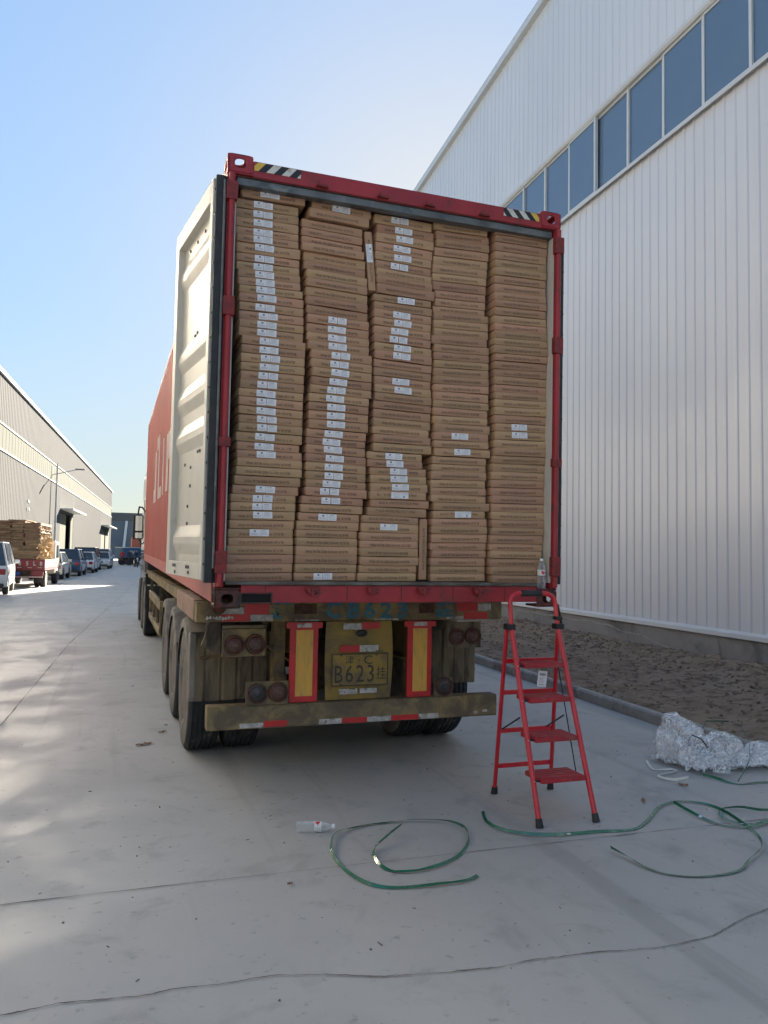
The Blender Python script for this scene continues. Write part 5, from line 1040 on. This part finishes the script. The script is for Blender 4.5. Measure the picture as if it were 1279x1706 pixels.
car(-3.05, 75.0, R(-3.5), 4.6, 1.85, 1.78, 'white_paint', 'farthest white car in the parked row, beside the blue truck', 'car', sh=1.0, gh=(.12, .45, 3.2, 3.9))
# truck with flattened cardboard
ft = empty('flatbed_truck', T(-5.55, 31.0, 0) @ RZ(R(-3.5)), 'small maroon flatbed truck loaded with flattened cardboard', 'truck')
tgt = MB().box(-.98, .98, 0, .05, .84, 1.20).build('tailgate', 'maroon', ft, bevel=.012)
for ch_, x_ in (('8', 0.0), ('5', .29), ('L', .57), ('8', .83)): put_mesh('tailgate_lettering', text_mesh(ch_, .24, .001, 'reflect_white', .9, bold=.004), T(x_, -.004, 1.02) @ FRONT, tgt)
for k in range(5): MB().box(-.9 + k * .4, -.72 + k * .4, -.0045, -.0005, .845, .865).build('tape_strip', 'reflect_white', tgt)
MB().box(-.98, -.93, .055, 3.6, .84, 1.20).box(.93, .98, .055, 3.6, .84, 1.20).build('side_board', 'cream_paint', ft, bevel=.01)
MB().box(-.98, .98, .05, 3.7, .74, .83).build('bed', 'maroon', ft)
MB().box(-.9, .9, .02, .10, .42, .50).build('bumper', 'maroon', ft)
MB().box(-.9, .9, .005, .018, .445, .475).build('bumper_tape', 'reflect_white', ft)
MB().box(.45, .92, .04, .12, .52, .72).box(-.92, -.55, .04, .12, .52, .72).build('light_panel', 'maroon', ft)
MB().box(-.42, .02, .03, .05, .53, .67).build('number_plate', 'plate_blue', ft)
MB().box(-.5, .5, .2, 5, .45, .73).build('frame', 'chassis', ft)
for s_ in (-1, 1):
    for y_ in (1.0, 4.6): wheel_small(ft, s_ * .80, y_, .36, .24, s_)
    wheel_small(ft, s_ * .56, 1.0, .36, .2, s_)
    MB().box(s_ * .78 - .16, s_ * .78 + .16, .5, .53, .22, .72).build('mud_flap', 'black_rubber', ft)
cbt = MB().prism([(3.8, .5), (5.4, .5), (5.45, 1.2), (5.1, 2.0), (3.8, 2.05)], 'x', -.88, .88).build('cab', 'cream_paint', ft, bevel=.06, seg=3, smooth=True)
MB().prism([(4.2, 1.25), (5.1, 1.25), (4.9, 1.85), (4.2, 1.85)], 'x', .883, .89).box(-.7, .7, 3.785, 3.799, 1.3, 1.9).build('window', 'car_glass', cbt)
rc = random.Random(9); Mft = T(-5.55, 31.0, 0) @ RZ(R(-3.5)); z = .84; k = 0
ORDS = ['lowest', 'second', 'third', 'fourth', 'fifth', 'sixth', 'seventh', 'eighth', 'ninth', 'tenth', 'eleventh']
def slab(x0, x1, z0, z1, y0, y1, lab):
    m_ = MB(); n = max(3, int((z1 - z0) / .025))
    for i in range(n):
        a = z0 + (z1 - z0) * i / n; b_ = z0 + (z1 - z0) * (i + .8) / n; e = [rc.uniform(-.03, .03) for _ in range(4)]
        m_.add([(x0 + e[0], y0 + e[1], a), (x1 + e[2], y0 + e[3], a), (x1 + e[2], y1, a), (x0 + e[0], y1, a), (x0 + e[0], y0 + e[1], b_), (x1 + e[2], y0 + e[3], b_), (x1 + e[2], y1, b_), (x0 + e[0], y1, b_)], [(0, 3, 2, 1), (4, 5, 6, 7), (0, 1, 5, 4), (1, 2, 6, 5), (2, 3, 7, 6), (3, 0, 4, 7)])
    o = m_.build('cardboard_bundle', 'cardboard_flat'); o.matrix_world = Mft; tag(o, lab, 'cardboard', 'flattened cardboard bundles on the truck')
for i in range(5):
    h = rc.uniform(.16, .22); slab(-.96, .62 + rc.uniform(-.05, .08), z + .01, z + h, .08, 3.4, 'wide flattened cardboard bundle, %s of the full-width layers on the truck' % ORDS[i]); z += h
zt = z
for cxi, (x0, x1, nm) in enumerate(((-1.0, -.42, 'left'), (-.40, .12, 'middle'), (.14, .72, 'right'))):
    z = zt
    for i in range(9 if cxi < 2 else 8):
        h = rc.uniform(.10, .145); slab(x0 + rc.uniform(-.03, .03), x1 + rc.uniform(-.04, .04), z + .008, z + h, .02 + rc.uniform(-.05, .05), 3.2, 'tied cardboard bundle on the truck, %s in the %s pile' % (ORDS[i], nm)); z += h
for i in range(2): slab(-.62 + i * .1, .12 + i * .05, z + .01 + i * .055, z + .055 + i * .055, .0, 2.5, 'flat cardboard sheets on top of the truck load, %s layer' % ('lower' if i == 0 else 'upper'))
lc = MB()
for i in range(420):
    zz = .95 + rc.random() ** 1.2 * 1.75; xx = .64 + .28 * (1 - (zz - .9) / 2.2) * rc.random(); yy = rc.uniform(.1, 3.2); s_ = rc.uniform(.03, .10)
    lc.box(-s_, s_, -s_, s_, -.006, .006, 0, T(xx, yy, zz) @ Euler((rc.uniform(0, 3), rc.uniform(0, 3), rc.uniform(0, 3))).to_matrix().to_4x4())
o = lc.build('cardboard_scraps', 'cardboard_light', clean=False); o.matrix_world = Mft; tag(o, 'pale sunlit cardboard scraps bulging from the right side of the truck load', 'cardboard', kind='stuff')
# blue light truck and orange lorry far down the road
bt_ = empty('light_truck', T(-1.3, 88, 0) @ RZ(R(-62)), 'dark blue light truck with white cab roof standing across the far road', 'truck')
MB().box(-.95, .95, 0, 3.4, .85, 1.95).build('cargo_box', 'truck_blue', bt_, bevel=.02)
put_mesh('box_lettering', text_mesh('96', .7, .001, 'haz_white'), T(.955, 1.2, 1.4) @ RZ(R(90)) @ FRONT, bt_)
MB().prism([(3.5, .5), (5.0, .5), (5.05, 1.2), (4.7, 1.95), (3.5, 2.0)], 'x', -.9, .9).build('cab', 'truck_blue', bt_, bevel=.05)
MB().box(-.85, .85, 3.55, 4.65, 2.0, 2.12).build('cab_roof', 'white_paint', bt_, bevel=.04); MB().box(-.97, .97, 0, 3.42, 1.955, 2.02).build('box_roof', 'white_paint', bt_)
MB().box(-.5, .5, .2, 4.6, .5, .84).build('frame', 'chassis', bt_)
for s_ in (-1, 1):
    for y_ in (.8, 4.2): wheel_small(bt_, s_ * .8, y_, .38, .25, s_)
ol = empty('lorry', T(1.35, 92, 0), 'orange lorry at the far end of the road behind the motorcycles', 'lorry')
MB().box(-1.2, 1.2, 0, 6, 1.2, 3.3).build('cargo_box', 'orange_paint', ol, bevel=.03); MB().box(-.25, 1.1, -.03, -.001, 1.3, 3.2).build('rear_door', 'rust', ol)
MB().box(-1.0, 1.0, .1, 7.5, .7, 1.19).build('frame', 'chassis', ol)
MB().prism([(6.1, .7), (8, .7), (8, 2.2), (7.6, 3.0), (6.1, 3.0)], 'x', -1.1, 1.1).build('cab', 'orange_paint', ol, bevel=.06)
for s_ in (-1, 1):
    for y_ in (1.2, 7): wheel_small(ol, s_ * 1.0, y_, .5, .3, s_)
# people: one continuous skinned body each
def person(x, y, yaw, label, top, legs, sit=False, scale=1.0):
    J = {'pelvis': (0, 0, .95), 'spine': (0, 0, 1.15), 'chest': (0, .0, 1.36), 'neck': (0, 0, 1.50), 'head': (0, -.01, 1.60), 'crown': (0, 0, 1.72),
         'shL': (-.19, 0, 1.43), 'elL': (-.25, .02, 1.16), 'haL': (-.24, -.12, .95), 'fiL': (-.235, -.16, .87), 'shR': (.19, 0, 1.43), 'elR': (.25, .03, 1.16), 'haR': (.22, -.14, 1.0), 'fiR': (.215, -.19, .93),
         'hiL': (-.10, 0, .90), 'knL': (-.12, -.03, .50), 'anL': (-.13, .03, .09), 'toL': (-.14, -.12, .04), 'hiR': (.10, 0, .90), 'knR': (.12, -.02, .50), 'anR': (.14, .04, .09), 'toR': (.15, -.11, .04)}
    if sit:
        J.update({'knL': (-.20, -.38, .72), 'anL': (-.20, -.30, .32), 'toL': (-.20, -.44, .27), 'knR': (.20, -.38, .72), 'anR': (.20, -.30, .32), 'toR': (.20, -.44, .27), 'hiL': (-.10, -.05, .84), 'hiR': (.10, -.05, .84), 'pelvis': (0, 0, .88),
                  'elL': (-.26, -.2, 1.18), 'haL': (-.28, -.48, 1.06), 'fiL': (-.26, -.54, 1.05), 'elR': (.26, -.2, 1.18), 'haR': (.28, -.48, 1.06), 'fiR': (.26, -.54, 1.05)})
    rad = {'pelvis': .14, 'spine': .125, 'chest': .145, 'neck': .055, 'head': .085, 'crown': .075, 'shL': .075, 'elL': .05, 'haL': .036, 'fiL': .026, 'shR': .075, 'elR': .05, 'haR': .036, 'fiR': .026, 'hiL': .10, 'knL': .068, 'anL': .045, 'toL': .045, 'hiR': .10, 'knR': .068, 'anR': .045, 'toR': .045}
    E_ = [('pelvis', 'spine'), ('spine', 'chest'), ('chest', 'neck'), ('neck', 'head'), ('head', 'crown'), ('chest', 'shL'), ('shL', 'elL'), ('elL', 'haL'), ('haL', 'fiL'), ('chest', 'shR'), ('shR', 'elR'), ('elR', 'haR'), ('haR', 'fiR'), ('pelvis', 'hiL'), ('hiL', 'knL'), ('knL', 'anL'), ('anL', 'toL'), ('pelvis', 'hiR'), ('hiR', 'knR'), ('knR', 'anR'), ('anR', 'toR')]
    nm = list(J); me = bpy.data.meshes.new('person'); me.from_pydata([J[k] for k in nm], [(nm.index(a), nm.index(b_)) for a, b_ in E_], []); o = bpy.data.objects.new('person', me); S.collection.objects.link(o)
    sk = o.modifiers.new('skin', 'SKIN'); sk.use_smooth_shade = True
    for i, k in enumerate(nm): me.skin_vertices[0].data[i].radius = (rad[k], rad[k] * (.75 if k in ('chest', 'spine', 'pelvis') else 1)); me.skin_vertices[0].data[i].use_root = (k == 'pelvis')
    ss = o.modifiers.new('sub', 'SUBSURF'); ss.levels = 1; ss.render_levels = 1
    dg = bpy.context.evaluated_depsgraph_get(); dg.update(); m2 = bpy.data.meshes.new_from_object(o.evaluated_get(dg)); o.modifiers.clear(); o.data = m2
    m2.materials.clear()
    for q in ('skin', top, legs, 'hair', 'black_plastic'): m2.materials.append(MATS[q])
    for p in m2.polygons:
        c = p.center; arm = abs(c.x) > .17 and c.z < 1.35 and (c.z > .8)
        hand = abs(c.x) > .18 and ((c.z < .99 and not sit) or (sit and c.y < -.45)) and c.z > .8
        p.material_index = 3 if (c.z > 1.66 or (c.z > 1.55 and c.y > .03)) else 0 if c.z > 1.49 or hand else 4 if c.z < .10 and not sit else 1 if c.z > .93 or arm else 2
    o.matrix_world = T(x, y, 0) @ RZ(yaw) @ Matrix.Scale(scale, 4); tag(o, label, 'person'); return o
person(-.95, 84, R(160), 'person in a dark red jacket standing behind the blue truck', 'cloth_red', 'cloth_dark')
person(-.2, 83, R(200), 'person in dark clothes walking right of the one in red', 'cloth_dark', 'cloth_dark')
def moto(x, y, yaw, label):
    m_ = empty('motorcycle', T(x, y, 0) @ RZ(yaw), label, 'motorcycle')
    for yy in (-.62, .62): MB().lathe([(.20, -.05), (.29, -.045), (.30, 0), (.29, .045), (.20, .05)], 'x', 20, 0, T(0, yy, .30)).lathe([(.0, -.03), (.2, -.02), (.2, .02), (0, .03)], 'x', 16, 0, T(0, yy, .30)).build('wheel', 'black_rubber', m_, smooth=True)
    MB().prism([(-.15, .35), (.6, .30), (.75, .62), (.5, .78), (-.1, .74), (-.3, .5)], 'x', -.13, .13).build('body', 'dark_paint', m_, bevel=.04)
    MB().tube([(0, -.62, .30), (0, -.45, .85), (0, -.40, .98)], .035, 8).build('fork', 'alloy', m_); MB().tube([(-.32, -.38, 1.02), (0, -.42, .98), (.32, -.38, 1.02)], .02, 8).build('handlebar', 'black_plastic', m_)
    MB().box(-.13, .13, -.05, .62, .78, .86).build('seat', 'black_rubber', m_, bevel=.03); MB().lathe([(0, -.62), (.09, -.60), (.10, -.5), (0, -.48)], 'y', 16, 0, T(0, 0, .86)).build('headlight', 'lamp_clear', m_, smooth=True)
    return m_
moto(.30, 76, R(10), 'dark motorcycle with a rider near the far end of the road')
person(.30, 76.12, R(10), 'person in dark clothes riding the dark motorcycle', 'cloth_dark', 'cloth_dark', sit=True)
moto(-.25, 92, R(-30), 'second dark motorcycle standing farther back without a rider')
